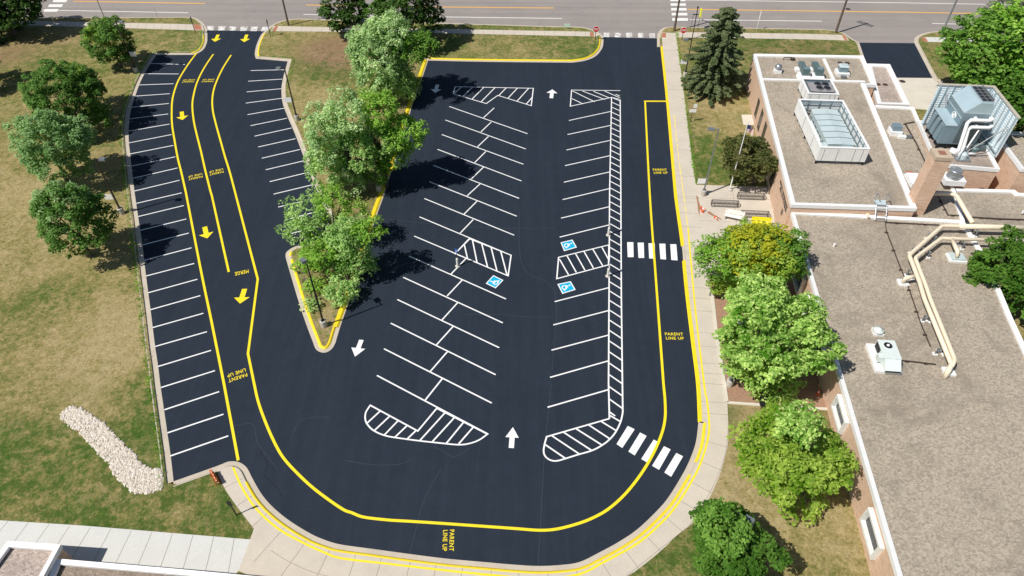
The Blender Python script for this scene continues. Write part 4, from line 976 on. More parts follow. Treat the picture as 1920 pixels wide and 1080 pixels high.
# screened enclosures
def screen(name, label, sw, se, nw, ytop, zb, rows):
    a, b, c = P(sw, zb).to_2d(), P(se, zb).to_2d(), P(nw, zb).to_2d()
    u = (b - a); v = (c - a); lu, lv = u.length, v.length; hh = zfit(a, ytop) - zb
    t = thing(name, label, "roof screen", (a.x, a.y, zb), math.atan2(u.y, u.x))
    k = .07
    for nm, args in (("panel", (0, lu, 0, k)), ("panel", (0, lu, lv - k, lv)), ("panel", (0, k, k, lv - k)), ("panel", (lu - k, lu, k, lv - k))):
        bx(*args, .0, hh - .05).build(nm, M['ribwhite'], t)
    rim = MB(); rim.box(-.03, lu + .03, -.03, .2, hh - .05, hh).box(-.03, lu + .03, lv - .2, lv + .03, hh - .05, hh).box(-.03, .2, .2, lv - .2, hh - .05, hh - .001).box(lu - .2, lu + .03, .2, lv - .2, hh - .05, hh - .001)
    rim.build("rim", M['coping'], t)
    st = MB(); n = int(lv / 1.1)
    for i in range(n + 1):
        y = .15 + (lv - .3) * i / n
        for x in (k, lu - k - .1): st.box(x, x + .1, y - .05, y + .05, -.3, hh - .06)
    n = int(lu / 1.2)
    for i in range(1, n):
        x = lu * i / n
        for y in (k, lv - k - .1): st.box(x - .05, x + .05, y, y + .1, 0, hh - .06)
    st.parts("frame_post", M['unitgrey'], t)
    gi = MB()
    for z in (hh * .3, hh * .72):
        gi.box(k + .1, k + .16, .2, lv - .2, z, z + .08).box(lu - k - .16, lu - k - .1, .2, lv - .2, z, z + .08).box(.2, lu - .2, lv - k - .16, lv - k - .1, z + .001, z + .079)
    gi.parts("girt", M['unitgrey'], t)
    lg = MB()
    for x in (.1, lu - .1):
        for y in (.1, lv * .5, lv - .1): lg.box(x - .08, x + .08, y - .08, y + .08, -(zb - rN) + .005, 0)
    lg.parts("leg", M['dark'], t)
    se_ = MB()
    for f in (.1, .38, .72, .88): se_.box(lu * f, lu * f + .012, -.035, -.005, 0, hh * .9)
    for f in (.25, .62): se_.box(-.035, -.005, lv * f, lv * f + .012, 0, hh * .95)
    se_.parts("door_gap", M['polegrey'], t)
    return t, lu, lv, hh
tS, lu, lv, hh = screen("equipment_screen", "small white louvre screen around a four fan condenser", (1509.5, 193.5), (1567, 195.5), (1503, 165), 175, rN + .3, 0)
c = thing("condenser_unit", "grey condenser with four round fans inside the small white screen", "roof unit", tS.location + Vector((.25, 0, -.28)), tS.rotation_euler.z)
x0, x1, y0, y1 = lu * .1, lu * .84, lv * .22, lv * .78
bx(x0, x1, y0, y1, .3, 1.35).build("cabinet", M['unitgrey'], c); bx(x0 - .06, x1 + .06, y0 - .06, y1 + .06, 1.35, 1.42).build("deck", simple("condenser_deck", (.3, .28, .29), .5), c)
for i in range(2):
    for j in range(2):
        fx, fy = x0 + (x1 - x0) * (.38 + .34 * i), y0 + (y1 - y0) * (.28 + .46 * j)
        f = cyl(.42, 1.42, 1.6, fx, fy).build("fan_ring", M['steel'], c); cyl(.38, 1.601, 1.615, fx, fy).build("fan_opening", M['dark'], f)
lv_ = MB()
for i in range(6): lv_.box(x0 + .1 + (x1 - x0) * i / 6, x0 + .25 + (x1 - x0) * i / 6, y0 - .02, y0 - .003, .45, 1.25)
lv_.parts("coil_grille", M['dark'], c)
tL, lu, lv, hh = screen("equipment_screen", "large white louvre screen around a long pale duct unit", (1529.6, 301), (1621, 304), (1501, 210), 276, rN + .42, 0)
c = thing("air_handler", "long pale blue ridged air handler inside the large white screen", "roof unit", tL.location + Vector((0, 0, -.4)), tL.rotation_euler.z)
x0, x1, y0, y1 = lu * .31, lu * .86, lv * .2, lv * .92; zt = hh * .74
MB().hexa([(x0, y0, .3), (x1, y0, .3), (x1, y1, .3), (x0, y1, .3)], [(x0, y0, zt), (x1, y0, zt), (x1, y1, zt), (x0, y1, zt)]).build("cabinet", M['ductblue'], c)
xm = (x0 + x1) / 2
MB().add([(x0 - .08, y0 - .06, zt + .004), (xm, y0 - .06, zt + .12), (x1 + .08, y0 - .06, zt + .004), (x0 - .08, y1 + .06, zt + .004), (xm, y1 + .06, zt + .12), (x1 + .08, y1 + .06, zt + .004)], [(0, 1, 4, 3), (1, 2, 5, 4), (0, 2, 1), (3, 4, 5), (0, 3, 5, 2)]).build("ridged_roof", M['ductblue'], c)
sm = MB()
for i in range(1, 6):
    y = y0 + (y1 - y0) * i / 6
    for a, b, za, zb in ((x0 - .08, xm, zt + .006, zt + .125), (xm, x1 + .08, zt + .125, zt + .01)):
        sm.add([(a, y - .03, za), (b, y - .03, zb), (b, y + .03, zb), (a, y + .03, za), (a, y - .03, za + .05), (b, y - .03, zb + .05), (b, y + .03, zb + .05), (a, y + .03, za + .05)], [(4, 5, 6, 7), (0, 1, 5, 4), (2, 3, 7, 6)])
sm.parts("roof_seam", M['unitgrey'], c)
bx(lu * .1, x0 - .02, lv * .17, lv * .28, .4, zt * .75).build("side_duct", M['ductblue'], c); bx(x0 + (x1 - x0) * .52, x1 - .1, lv * .06, y0 - .01, .3, zt * .72).build("intake_hood", M['ductblue'], c)
bx(lu * .09, lu * .19, lv * .74, lv * .82, .3, zt * .9).build("condenser_box", M['unitdark'], c)
pp = MB()
for k in range(5): pp.tube([(lu * .13 + k * .09, lv * .3, .5 + .12 * k), (lu * .13 + k * .09, lv * .7, .5 + .12 * k), (lu * .13 + k * .09, lv * .72, .2)], .05, 6)
pp.parts("pipe_bundle", M['pipewhite'], c)
br = MB().tube([(x0 + .2, y0 - .1, zt * .8), (x0 - .8, lv * .06, .2)], .04, 6).tube([(x0 + .9, y0 - .1, .3), (x0 + .2, lv * .07, zt * .7)], .05, 6).tube([(x0 - 1, y0 - .2, zt * .6), (x0 + .3, lv * .06, .3)], .05, 6)
br.parts("brace", M['unitgrey'], c)
ptc = MB()
for i in range(7): ptc.box(x0 - .03, x0 - .006, y0 + (y1 - y0) * (i + .15) / 7, y0 + (y1 - y0) * (i + .75) / 7, .45, zt * .55)
ptc.parts("access_panel", M['unitgrey'], c)

# mid roof box unit, stack of panels, conduit
t = place("exhaust_unit", "blue grey box fan on white curb on the narrow roof by the cooling tower", "roof unit", (1677, 251), rM)
bx(-.6, .6, -.5, .7, 0, .5).build("curb", M['coping'], t); bx(-.45, .45, -.3, .55, .5, 1.05).build("housing", M['unitgrey'], t); bx(.1, .9, -1.0, -.6, 0, .3).build("controller", M['coping'], t); bx(1.0, 1.5, -.95, -.65, 0, .35).build("switch_box", M['polegrey'], t)
t = place("panel_stack", "stack of white panels left beside the brick chimney", "stack", (1718, 353), rM)
for i in range(5): bx(-.62 + .03 * (i % 2), .6 - .02 * i, -.1, 2.2 - .08 * i, .06 + .1 * i, .14 + .1 * i).build("panel", M['coping'], t)
bx(-.3, .3, 2.3, 2.6, 0, .25).build("brick_ballast", M['redpad'], t)
def conduit(label, px, z, r=.05, mat=M['iron'], blocks=4):
    p = [q + Vector((0, 0, .14)) for q in W(px, z)]; o = p[0].copy(); t = thing("conduit", label, "conduit", o)
    MB().tube([q - o for q in p], r, 6).build("pipe", mat, t)
    tot = [(p[i] - p[i + 1]).length for i in range(len(p) - 1)]; L = sum(tot)
    for i in range(blocks):
        s = L * (i + .5) / blocks; k = 0
        while s > tot[k]: s -= tot[k]; k += 1
        c = p[k].lerp(p[k + 1], s / tot[k]) - o; bx(c.x - .15, c.x + .15, c.y - .07, c.y + .07, -.14 + .005, -.04).build("support_block", M['iron'], t)
r4, r6, r7 = Z(1640, 220, 6.75), Z(1560, 360, 6), Z(1560, 560, 6)
conduit("thin black conduit running down the narrow roof to the chimney", r4(500, 70, 380, 90, 520, 340, 680, 675), rM, .06)
conduit("thin black conduit behind the chimney shadow", r6(1190, 60, 1300, 270, 1440, 275), rL, .05, blocks=3)
conduit("thin conduit turning a corner on the large gravel roof", r6(1200, 382, 590, 352, 610, 460, 745, 815, 850, 1075) + r7(1000, 312, 1100, 550), rS, .045, blocks=8)
conduit("short conduit from the pale rooftop unit", r7(735, 700, 1160, 750), rS, .05, blocks=2)
conduit("black conduit across the lower east roof", [(1822, 409), (1870, 412), (1960, 415)], rL, .06, blocks=4)
# ladder with landing
t = place("roof_ladder", "steel ladder and grab rails between the two roof levels", "ladder", (1646, 402), rS + .24)
hl = ZN - ZS_ + .1
for x in (-.5, .5):
    MB().tube([(x, -.9, 0), (x, .1, hl), (x, .8, hl + .05), (x, .8, hl + .9), (x, .2, hl + .9)], .045, 6).build("rail", M['steel'], t)
for k in range(5): f = k / 4.5; MB().tube([(-.5, -.9 + f, hl * f + .1), (.5, -.9 + f, hl * f + .1)], .035, 6).build("rung", M['steel'], t)
bx(-.55, .55, .15, .9, hl - .02, hl + .03).build("landing", M['ductblue'], t)
t = place("downpipe", "white downpipe on the brick step left of the ladder", "downpipe", (1625, 408), rS)
bx(-.1, .1, .45, .62, .26, 1.0).build("pipe", M['coping'], t); bx(-.12, .12, -.35, .44, .26, .38).build("shoe", M['pipetan'], t)

# rooftop unit and mushroom cap on the large roof
t = place("rooftop_unit", "pale grey rooftop unit with one round fan on the large gravel roof", "roof unit", r7(480, 840)[0], rS)
p_ = [P(q, rS) for q in r7(480, 840, 770, 850, 385, 530)]
wu, wv = (p_[1] - p_[0]).length, (p_[2] - p_[0]).length
bx(0, wu, 0, wv, 0, .3).build("curb", M['coping'], t)
x0, x1, y0, y1 = wu * .24, wu * .9, wv * .2, wv * .88; hz = 1.2
bx(x0, x1, y0, y1, .3, hz).build("cabinet", M['rtu'], t)
bx(x0 + .04, x1 - .04, y0 + .04, y1 - .04, hz + .002, hz + .03).build("lid", M['rtu'], t)
f = cyl(.36, hz + .03, hz + .07, (x0 + x1) / 2 - .05, y1 - .62, 20).build("fan_ring", M['rtu'], t); cyl(.32, hz + .071, hz + .08, (x0 + x1) / 2 - .05, y1 - .62, 20).build("fan_opening", M['dark'], f)
MB().lathe([(.12, hz + .08), (.1, hz + .13)], 12, ((x0 + x1) / 2 - .05, y1 - .62, 0)).build("fan_hub", M['coping'], f)
bx(x0 - .02, x0 - .003, y1 - 1.0, y1 - .1, .5, hz - .1).parts("coil_grille", M['dark'], t)
MB().hexa([(x0 + .05, y0 - .75, .45), (x1 - .05, y0 - .75, .45), (x1 - .05, y0 - .01, .45), (x0 + .05, y0 - .01, .45)], [(x0 + .05, y0 - .75, .62), (x1 - .05, y0 - .75, .62), (x1 - .05, y0 - .01, hz - .05), (x0 + .05, y0 - .01, hz - .05)]).build("rain_hood", M['rtu'], t)
bx(x0 + .08, x1 - .08, y0 - .775, y0 - .752, .46, .6).build("intake_slot", M['dark'], t)
bx(x0 - .35, x0 - .025, y0 + .1, y0 + .6, .6, 1.1).build("side_hood", M['rtu'], t)
t = place("roof_vent", "low white mushroom vent above the pale rooftop unit", "roof vent", r7(508, 385)[0], rS)
bx(-.4, .4, -.4, .4, 0, .22).build("curb", M['coping'], t); MB().lathe([(.28, .22), (.45, .3), (.4, .42), (.2, .5), (.18, .56), (.05, .58)], 18).build("cap", M['rtu'], t, True)
t = place("roof_vent", "tall silver fan on a white curb next to the chimney", "roof vent", (1786, 333), ZP - .6)
bx(-.9, 1.1, -.75, .9, -.5, .08).build("curb", M['coping'], t); MB().lathe([(.6, .08), (.7, .2), (.62, .45), (.52, .6), (.6, .7), (.62, .95), (.56, 1.0), (.1, .95)], 22).build("fan_housing", M['steel'], t, True)
for px, lb in ((r6(20, 612)[0], "tiny white vent stub on the gravel near the west parapet"), (z6(1910, 120)[0], "tiny white vent stub at the right end of the east roof")):
    tag(cyl(.1, 0, .3, seg=10).build("vent_stub", M['coping']), lb, "vent pipe").location = P(px, rS)
tag(MB().lathe([(.35, 0), (.35, .08), (.1, .2)], 12).build("roof_drain", M['iron']), "rusty drain by the parapet of the lower east roof", "roof drain", "round drains on the roofs").location = P((1842, 356.5), rL)

# insulated pipe runs
def pipe_run(label, px, z, r, parent=None, joint=None):
    p = [q for q in W(px, z)]
    o = p[0].copy(); o.z = 0
    t = thing("pipe_run", label, "pipe", o); q = [x - o for x in p]
    bent = [q[0]]
    for i in range(1, len(q) - 1):
        a, b = (q[i - 1] - q[i]).normalized(), (q[i + 1] - q[i]).normalized(); k = min(r * 1.3, (q[i + 1] - q[i]).length * .3, (q[i - 1] - q[i]).length * .3)
        for f in (0, .5, 1): bent.append((q[i] + a * k).lerp(q[i] + b * k, f) if f != .5 else q[i] + (a + b) * k * .28)
    bent.append(q[-1]); MB().tube(bent, r, 14).build("pipe_jacket", M['pipetan'], t, True)
    return t, q
zp = rS + .95
tA, qA = pipe_run("upper of the two tan insulated pipe runs bending across the large roof", [(1940, 427.5)] + r6(1430, 385, 1240, 382, 868, 712, 985, 1012) + r7(1040, 0, 1345, 740), zp, .18)
tB, qB = pipe_run("lower of the two tan insulated pipe runs bending across the large roof", [(1940, 453)] + r6(1230, 520, 935, 742, 1060, 1062) + r7(1105, 0, 1385, 690, 1345, 760), zp, .165)
tC, qC = pipe_run("tan insulated pipe emerging from behind the chimney", r6(1130, 20, 1330, 15, 1400, 40, 1580, 345), zp + .15, .2)
MB().tube([qA[0], qA[1]], .24, 14).build("thick_sleeve", M['pipetan'], tA, True)
MB().tube([qA[-1], qA[-1] + Vector((-.25, -.35, -.3)), qA[-1] + Vector((-.35, -.55, -1.0))], .19, 12).build("pipe_drop", M['pipetan'], tA, True)
fr = P(r6(925, 945)[0], zp) - tA.location; b1 = P(r6(830, 970)[0], zp - .1) - tA.location; b2 = P(r6(790, 1030)[0], rS + .1) - tA.location
MB().tube([fr, fr.lerp(b1, .7), b1, b1.lerp(b2, .5) + Vector((0, 0, .1)), b2], .16, 12).build("pipe_branch", M['pipetan'], tA, True)
fr = P(r6(1350, 535)[0], zp) - tB.location; b1 = P(r6(1415, 670)[0], zp) - tB.location; b2 = P(r6(1405, 735)[0], rS + .4) - tB.location
MB().tube([fr, b1, b1.lerp(b2, .4), b2], .16, 12).build("pipe_branch", M['pipetan'], tB, True)
def supports(t, q, step, off):
    for i in range(len(q) - 1):
        a, b = q[i], q[i + 1]; L = (b - a).length; n = int(L / step)
        for k in range(n):
            c = a.lerp(b, (k + .5) / n); d_ = (b - a).normalized(); w = Vector((-d_.y, d_.x, 0))
            mb = MB().tube([c + w * .3 + Vector((0, 0, -.22)), c + w * .34 + Vector((0, 0, -.86))], .07, 6).tube([c - w * .3 + Vector((0, 0, -.22)), c - w * .34 + Vector((0, 0, -.86))], .07, 6).tube([c - w * .42 + Vector((0, 0, -.28)), c + w * .42 + Vector((0, 0, -.28))], .07, 6)
            mb.build("pipe_support", M['polegrey'], t)
            for s_ in (-1, 1):
                e = c + w * .34 * s_; bx(e.x - .16, e.x + .16, e.y - .16, e.y + .16, rS + .005, rS + .1).build("support_pad", M['coping'], t)
supports(tA, qA, 3.0, 0); supports(tB, qB, 3.2, 0)
for px, lb in ((r6(795, 1035)[0], "white pipe curb at the left pipe branch"), (r7(1310, 835)[0], "white pipe curb at the near end of the tan pipes")):
    t = place("pipe_curb", lb, "pipe curb", px, rS, "white pipe curbs on the large roof"); bx(-.42, .42, -.35, .45, 0, .18).build("curb", M['coping'], t); bx(-.27, .27, -.22, .32, .183, .24).build("flashing", M['rtu'], t)
t = place("pipe_curb", "square pale blue pipe box below the short pipe branch", "pipe curb", r6(1395, 760)[0], rS); bx(-.75, .75, -.5, .65, 0, .2).build("curb", M['coping'], t); bx(-.6, .6, -.4, .55, .203, .38).build("cover", M['ductblue'], t)

# cooling tower with its corner screen
z3b = Z(1720, 150, 6.355)
zb = rP + .65
ib = P(z3b(240, 755)[0], zb).to_2d(); hi = zfit(ib, 150 + 545 / 6.355)
g = lambda a, z: [p.to_2d() for p in W(z3b(*a), z)]
w1 = abs((g((470, 545), hi)[0] - g((340, 545), hi)[0]).dot(UX)); v1 = abs((g((245, 340), hi)[0] - g((340, 545), hi)[0]).dot(VX))
bse = ib + UX * w1; he = zfit(bse, 150 + 390 / 6.355)
w2 = abs((g((865, 395), he)[0] - g((550, 390), he)[0]).dot(UX)); v2 = abs((g((440, 180), he)[0] - g((550, 390), he)[0]).dot(VX))
t = thing("cooling_tower", "blue grey cooling tower with fan hood and white pipes", "cooling tower", (ib.x, ib.y, rP), AB)
h1, h2 = hi - rP, he - rP; z0 = zb - rP
bx(0, w1, 0, v1, z0, h1).build("intake_box", M['unitgrey'], t)
lo = MB()
for i in range(3): y = v1 * (.1 + .3 * i); lo.hexa([(-.28, y, z0 + .2), (-.003, y, z0 + .2), (-.003, y + v1 * .2, z0 + .2), (-.28, y + v1 * .2, z0 + .2)], [(-.1, y, h1 - .2), (-.003, y, h1 - .15), (-.003, y + v1 * .2, h1 - .15), (-.1, y + v1 * .2, h1 - .2)])
lo.parts("louvre_panel", M['unitgrey'], t)
go = MB()
for i in range(3): y = v1 * (.31 + .3 * i); go.box(-.02, -.004, y, y + v1 * .075, z0 + .15, h1 - .1)
go.parts("louvre_gap", M['dark'], t)
bx(-.05, w1 + .0, -.05, v1 + .05, h1 + .003, h1 + .08).build("intake_lid", M['hood'], t)
bx(w1 + .004, w1 + w2, 0, v2, z0, h2).build("body", M['unitgrey'], t)
ht = h2 + 1.15; pr = [(w1, h2 + .004), (w1 + w2 * .42, ht), (w1 + w2 * .9, ht), (w1 + w2, h2 + .004)]
MB().hexa([(p[0], 0, p[1]) for p in pr], [(p[0], v2, p[1]) for p in pr]).build("fan_hood", M['hood'], t)
xa, xb = w1 + w2 * .52, w1 + w2 * .88
bx(xa, xb, .3, v2 - .3, ht + .004, ht + .012).build("fan_opening", M['dark'], t)
gr = MB().box(xa - .06, xa, .24, v2 - .24, ht, ht + .1).box(xb, xb + .06, .24, v2 - .24, ht, ht + .3).box(xa, xb, .24, .3, ht, ht + .1).box(xa, xb, v2 - .3, v2 - .24, ht, ht + .1)
for i in range(1, 5): gr.box(xa, xb, .3 + (v2 - .6) * i / 5 - .03, .3 + (v2 - .6) * i / 5 + .03, ht + .02, ht + .09)
gr.box((xa + xb) / 2 - .03, (xa + xb) / 2 + .03, .3, v2 - .3, ht + .03, ht + .094); gr.parts("fan_guard", M['steel'], t)
sm = MB().box(w1 - .02, w1 + .0, .0, v2, h1 + (h2 - h1) * .55, h1 + (h2 - h1) * .55 + .08).box(w1 - .02, w1 + w2, -.02, -.004, h2 - .06, h2).box(w1 - .025, w1 + .0, .05, v2, h2 - .06, h2 + .02)
sm.parts("panel_seam", M['ductblue'], t)
em = MB(); ey, ez = v2 * .42, h1 + (h2 - h1) * .28; ring = [(w1 - .03, ey + .42 * math.cos(R(a)), ez + .3 * math.sin(R(a))) for a in range(0, 360, 20)]
em.tube(ring, .045, 6, closed=True)
for k in (-.17, 0, .17): em.box(w1 - .05, w1 - .01, ey + k - .05, ey + k + .05, ez - .14, ez + .14)
em.build("maker_badge", M['coping'], t)
lg = MB()
for x in (.1, w1 * .9, w1 + w2 * .5, w1 + w2 * .95):
    for y in (.1, v1 * .6, v1 * .95): lg.box(x - .08, x + .08, y - .08, y + .08, .006, z0)
lg.parts("leg", M['dark'], t)
bx(w1 + .3, w1 + w2 - .2, -.02, -.004, z0 + .15, h2 - .9).build("painted_shade", M['unitdark'], t)  # dark sheet paints in the shade low on the tower's south face
for k, (xx, zt_) in enumerate(((w1 + .35, h2 - .55), (w1 + .75, h2 - 1.35))):
    r_ = .17
    pl = [(xx, -1.6, .3), (xx, -1.55, 1.0), (xx + .1, -.55, zt_ - .25), (xx + .35, -.45, zt_), (xx + 1.2, -.4, zt_), (xx + 2.2 - k * .1, -.4, zt_), (xx + 2.4 - k * .1, -.35, zt_ + .12), (xx + 2.4 - k * .1, -.02, zt_ + .15)]
    MB().tube(pl, r_, 12).tube([(xx + .9, -.4, zt_), (xx + .9, -.02, zt_ + .05)], r_ * 1.05, 10).lathe([(.24, -.12), (.24, .12)], 10, (xx + 2.4 - k * .1, -.2, zt_ + .13)).build("white_pipe", M['pipewhite'], t, True)
MB().tube([(w1 + 2.0, -.4, h2 - 1.6), (w1 + 1.4, -1.0, .9), (w1 + 1.3, -1.05, .4)], .08, 8).tube([(w1 + 1.2, -1.2, .35), (w1 + 2.4, -1.2, .35)], .12, 8).build("drain_pipe", M['pipewhite'], t, True)
pm = place("circulation_pump", "teal pump with pipework in front of the cooling tower", "pump", (1826, 282), rP)
MB().lathe([(.45, 0), (.45, .35), (.3, .5), (.3, .8)], 14).build("pump_body", M['teal'], pm); bx(.2, 1.0, -.2, .25, .1, .55).build("motor", M['unitdark'], pm); MB().tube([(-.7, -.2, .2), (-.7, -.2, .7), (0, -.2, .7), (.8, .4, .7)], .1, 8).build("pump_pipe", M['steel'], pm)
fd = place("filter_tank", "small steel skid with sloping rails by the chimney top", "tank", (1802, 299), rP)
bx(-.7, .7, -.5, .5, .02, .25).build("skid", M['steel'], fd); MB().lathe([(.4, .25), (.4, .7), (.2, .85)], 14).build("tank", M['ductblue'], fd); MB().tube([(-.6, -.5, .25), (-.1, .2, 1.5), (.6, -.5, .25)], .06, 6).build("rail", M['steel'], fd)
MB().tube([(-1.0, .9, .5), (-.55, .55, .5), (-.1, .2, .45)], .32, 12).build("elbow_pipe", M['pipewhite'], fd, True)
# corner screen: north and east panels
nwb = P((1726, 234), rP).to_2d(); seb = P((1864.8, 298.7), rP).to_2d()
lu = (seb - nwb).dot(UX); lv = -(seb - nwb).dot(VX); htop = zfit(nwb, 155) - rP; htop2 = zfit(seb, 226.3) - rP; htop = (htop + htop2) / 2
t = thing("corner_screen", "tall ribbed metal screen on two sides of the cooling tower", "roof screen", (nwb.x, nwb.y, rP), AB)
npan = MB().box(0, lu, 0, .06, .25, htop); epan = MB().box(lu, lu + .06, -lv, .0, .25, htop); zz_ = .4
while zz_ < htop - .2:
    npan.hexa([(0, -.025, zz_ + .05), (lu - .01, -.025, zz_ + .05), (lu - .01, -.001, zz_), (0, -.001, zz_)], [(0, -.025, zz_ + .09), (lu - .01, -.025, zz_ + .09), (lu - .01, -.001, zz_ + .11), (0, -.001, zz_ + .11)])
    epan.hexa([(lu - .025, -lv, zz_ + .05), (lu - .001, -lv, zz_), (lu - .001, -.07, zz_), (lu - .025, -.07, zz_ + .05)], [(lu - .025, -lv, zz_ + .09), (lu - .001, -lv, zz_ + .14), (lu - .001, -.07, zz_ + .14), (lu - .025, -.07, zz_ + .09)]); zz_ += .27
npan.build("north_panel", M['ribblue'], t); epan.build("east_panel", M['ribblue'], t)
MB().box(-.05, lu + .2, -.1, .22, htop + .002, htop + .1).box(lu - .1, lu + .22, -lv - .05, -.1, htop + .002, htop + .099).build("top_cap", M['capstone'], t)
po = MB()
for i, x in enumerate(np.linspace(.15, lu - .2, 8)): po.box(x - .05, x + .05, -.1 - .08 * (i % 3 == 0), -.003, .0, htop - .02)
for i, y in enumerate(np.linspace(-lv + .1, -.3, 8)): po.box(lu - .1 - .1 * (i % 2 == 0), lu - .003, y - .06, y + .06, .0, htop - .02)
po.parts("post", M['hood'], t)
gi = MB()
for z in (.3, .75): gi.box(lu - .3, lu - .2, -lv, -.3, z, z + .12)
gi.parts("girt", M['ductblue'], t)
brc = MB().tube([(lu - .2, -lv + .4, htop * .75), (lu - 3.4, -lv + .2, .1)], .06, 6).tube([(lu - 3.4, -lv + .2, .08), (lu - .3, -lv + .6, .08)], .06, 6).tube([(1.1, -.1, htop * .8), (1.5, -3.2, .2)], .07, 6).tube([(lu - .3, -1.0, htop * .95), (lu - 1.6, -2.8, .2)], .06, 6)
brc.parts("brace", M['polegrey'], t)
# ================================================================ STREET FURNITURE
def lamp(label, base, top, head_dir, sign=None, mat=None, tall=None, base_r=.3, heads=1):
    b = P(base, ZG); h = tall or zfit(b, top[1]); mat = mat or M['bronze']
    t = thing("lamp_post", label, "lamp post", b, math.atan2(head_dir[1], head_dir[0]), "car park lamp posts")
    MB().lathe([(base_r, -.1), (base_r, .68), (base_r - .04, .72), (.1, .72)], 16).build("footing", M['footing'], t)
    MB().box(-.16, .16, -.16, .16, .722, .76).build("base_plate", mat, t)
    MB().hexa([(-.075, -.075, .76), (.075, -.075, .76), (.075, .075, .76), (-.075, .075, .76)], [(-.05, -.05, h), (.05, -.05, h), (.05, .05, h), (-.05, .05, h)]).build("pole", mat, t)
    MB().box(.05, .5, -.04, .04, h - .16, h - .08).build("arm", mat, t)
    hd = MB().hexa([(.42, -.24, h - .22), (1.08, -.24, h - .22), (1.08, .24, h - .22), (.42, .24, h - .22)], [(.46, -.2, h - .02), (1.0, -.2, h - .05), (1.0, .2, h - .05), (.46, .2, h - .02)]).build("lamp_head", mat if mat is not M['bronze'] else M['polegrey'], t)
    MB().box(.5, 1.0, -.18, .18, h - .235, h - .222).build("lens", M['signwhite'], hd)
    if sign:
        s = thing("sign_panel", None, None); s.parent = t; s.rotation_euler = (0, 0, -t.rotation_euler.z + sign[2]); s.location = (0, 0, sign[1])
        sg = sign[0]; a, c = (.1, .95) if sg > 0 else (-.95, -.1)
        MB().box(a, c, -.09, -.07, -.3, .35).build("board", M['signwhite'], s)
        MB().box(min(0, a), max(0, c), -.068, -.03, .3, .34).build("bracket", M['steel'], s)
    return t
lamp("dark lamp post beside the small bright tree at the top left", (256, 135), (213, 40), (1, -.1), (1, 2.6, 0))
lamp("dark lamp post between the two lower trees on the left lawn", (229, 400), (185, 298), (1, 0), (-1, 2.2, 0))
lamp("dark lamp post on the lawn tongue right of the short stalls", (557.5, 225), (533, 128), (-1, .1), (-1, 2.8, 0))
lamp("dark lamp post at the sharp yellow tip of the lawn tongue", (608, 611), (570, 497), (-.6, .8))
lamp("lamp post head rising out of the large willow like trees", (711, 357), (689, 232), (1, .1), None, M['polegrey'])
lamp("lamp post behind the silvery tree by the road", (770, 108), (762, 18), (1, .2), None, M['bronze'])
lamp("grey lamp post on the forecourt beside the flagpole", (1318, 366), (1341, 243), (-1, .2), (-1, 1.9, 0), M['polegrey'])
lamp("lamp post in the mulch bed with its head among round tree leaves", (1367, 722), (1404, 603), (-1, .1), (-1, 2.0, 0), M['polegrey'])
lamp("short pole with a white box sign beside the dark spruce", (1284, 144), (1300, 62), (-1, 0), (-1, 2.2, 0), M['bronze'], 5.4)
lamp("lamp post standing behind the small tree at the bottom right", (1352, 1030), (1384, 962), (.8, -.6), None, M['polegrey'])
def upole(label, base, mat, h, r, arms, top=None):
    b = P(base, ZG); t = thing("utility_pole", label, "utility pole", b, R(-48), "roadside poles")
    MB().tube([(0, 0, -.1), (0, 0, h)], [r, r * .65], 10).build("pole", mat, t)
    for z in arms:
        MB().box(-1.25, 1.25, -.06, .06, h - z - .07, h - z + .07).build("crossarm", mat, t)
        for x in (-1.1, -.45, .45, 1.1): MB().lathe([(.05, 0), (.07, .1), (.04, .2)], 8, (x, 0, h - z + .07)).build("insulator", M['polegrey'], t)
upole("brown wooden pole at the kerb left of the big dark trees", (541, 47.5), M['wood'], 8.2, .15, (.5,))
upole("brown wooden pole at the corner beside the right stop sign", (1264, 58), M['wood'], 9.6, .17, (.5,))
upole("dark wooden pole at the corner of the service driveway", (1567, 61), M['wood'], 9.6, .18, (.4, 1.1))
upole("pale grey pole on the verge right of the service driveway", (1765, 64.5), M['steel'], 9.3, .17, (.4, 1.2))
def slim(name, label, cat, base, h, mat, r=.035, extra=None, z=ZG):
    b = P(base, z); t = thing(name, label, cat, b); MB().tube([(0, 0, -.1), (0, 0, h)], r, 8).build("post", mat, t)
    if extra: extra(t, h)
    return t
t = slim("street_lamp", "slim road lamp rising behind the small bright tree", "street lamp", (203, 50), 4.6, M['polegrey'], .06, lambda t, h: MB().lathe([(.1, h - .25), (.16, h), (.12, h + .35), (.05, h + .4)], 10).build("lamp_head", M['polegrey'], t))
def face_sign(t, w, h0, h1, mat, rim=None, y=-.05): MB().box(-w / 2, w / 2, y - .012, y + .012, h0, h1).build("sign_face", mat, t)
slim("sign_post", "thin dark sign post at the left kerb of the west entrance", "sign post", (367, 63), 2.5, M['bronze'], .05, lambda t, h: MB().box(-.02, .02, -.22, .22, h - .6, h).build("sign_face", M['polegrey'], t))
slim("sign_post", "thin dark sign post at the right kerb of the west entrance", "sign post", (507.5, 68), 2.5, M['bronze'], .05, lambda t, h: MB().box(-.02, .02, -.22, .22, h - .6, h).build("sign_face", M['polegrey'], t))
slim("marker_post", "thin white marker post on the verge in front of the road", "marker post", (1418.5, 56), 2.9, M['signwhite'], .03, lambda t, h: MB().box(-.03, .03, -.09, .09, h - 1.2, h).build("sign_face", M['signwhite'], t))
slim("marker_post", "hair thin marker rod on the left verge near the road line", "marker post", (296.5, 35), 1.8, M['polegrey'], .02)
slim("crossing_sign", "narrow fluorescent yellow sign behind the spruce", "sign", (1308, 55), 3.1, M['bronze'], .03, lambda t, h: MB().box(-.06, .06, -.4, .4, h - 1.2, h).build("sign_face", M['signyellow'], t))
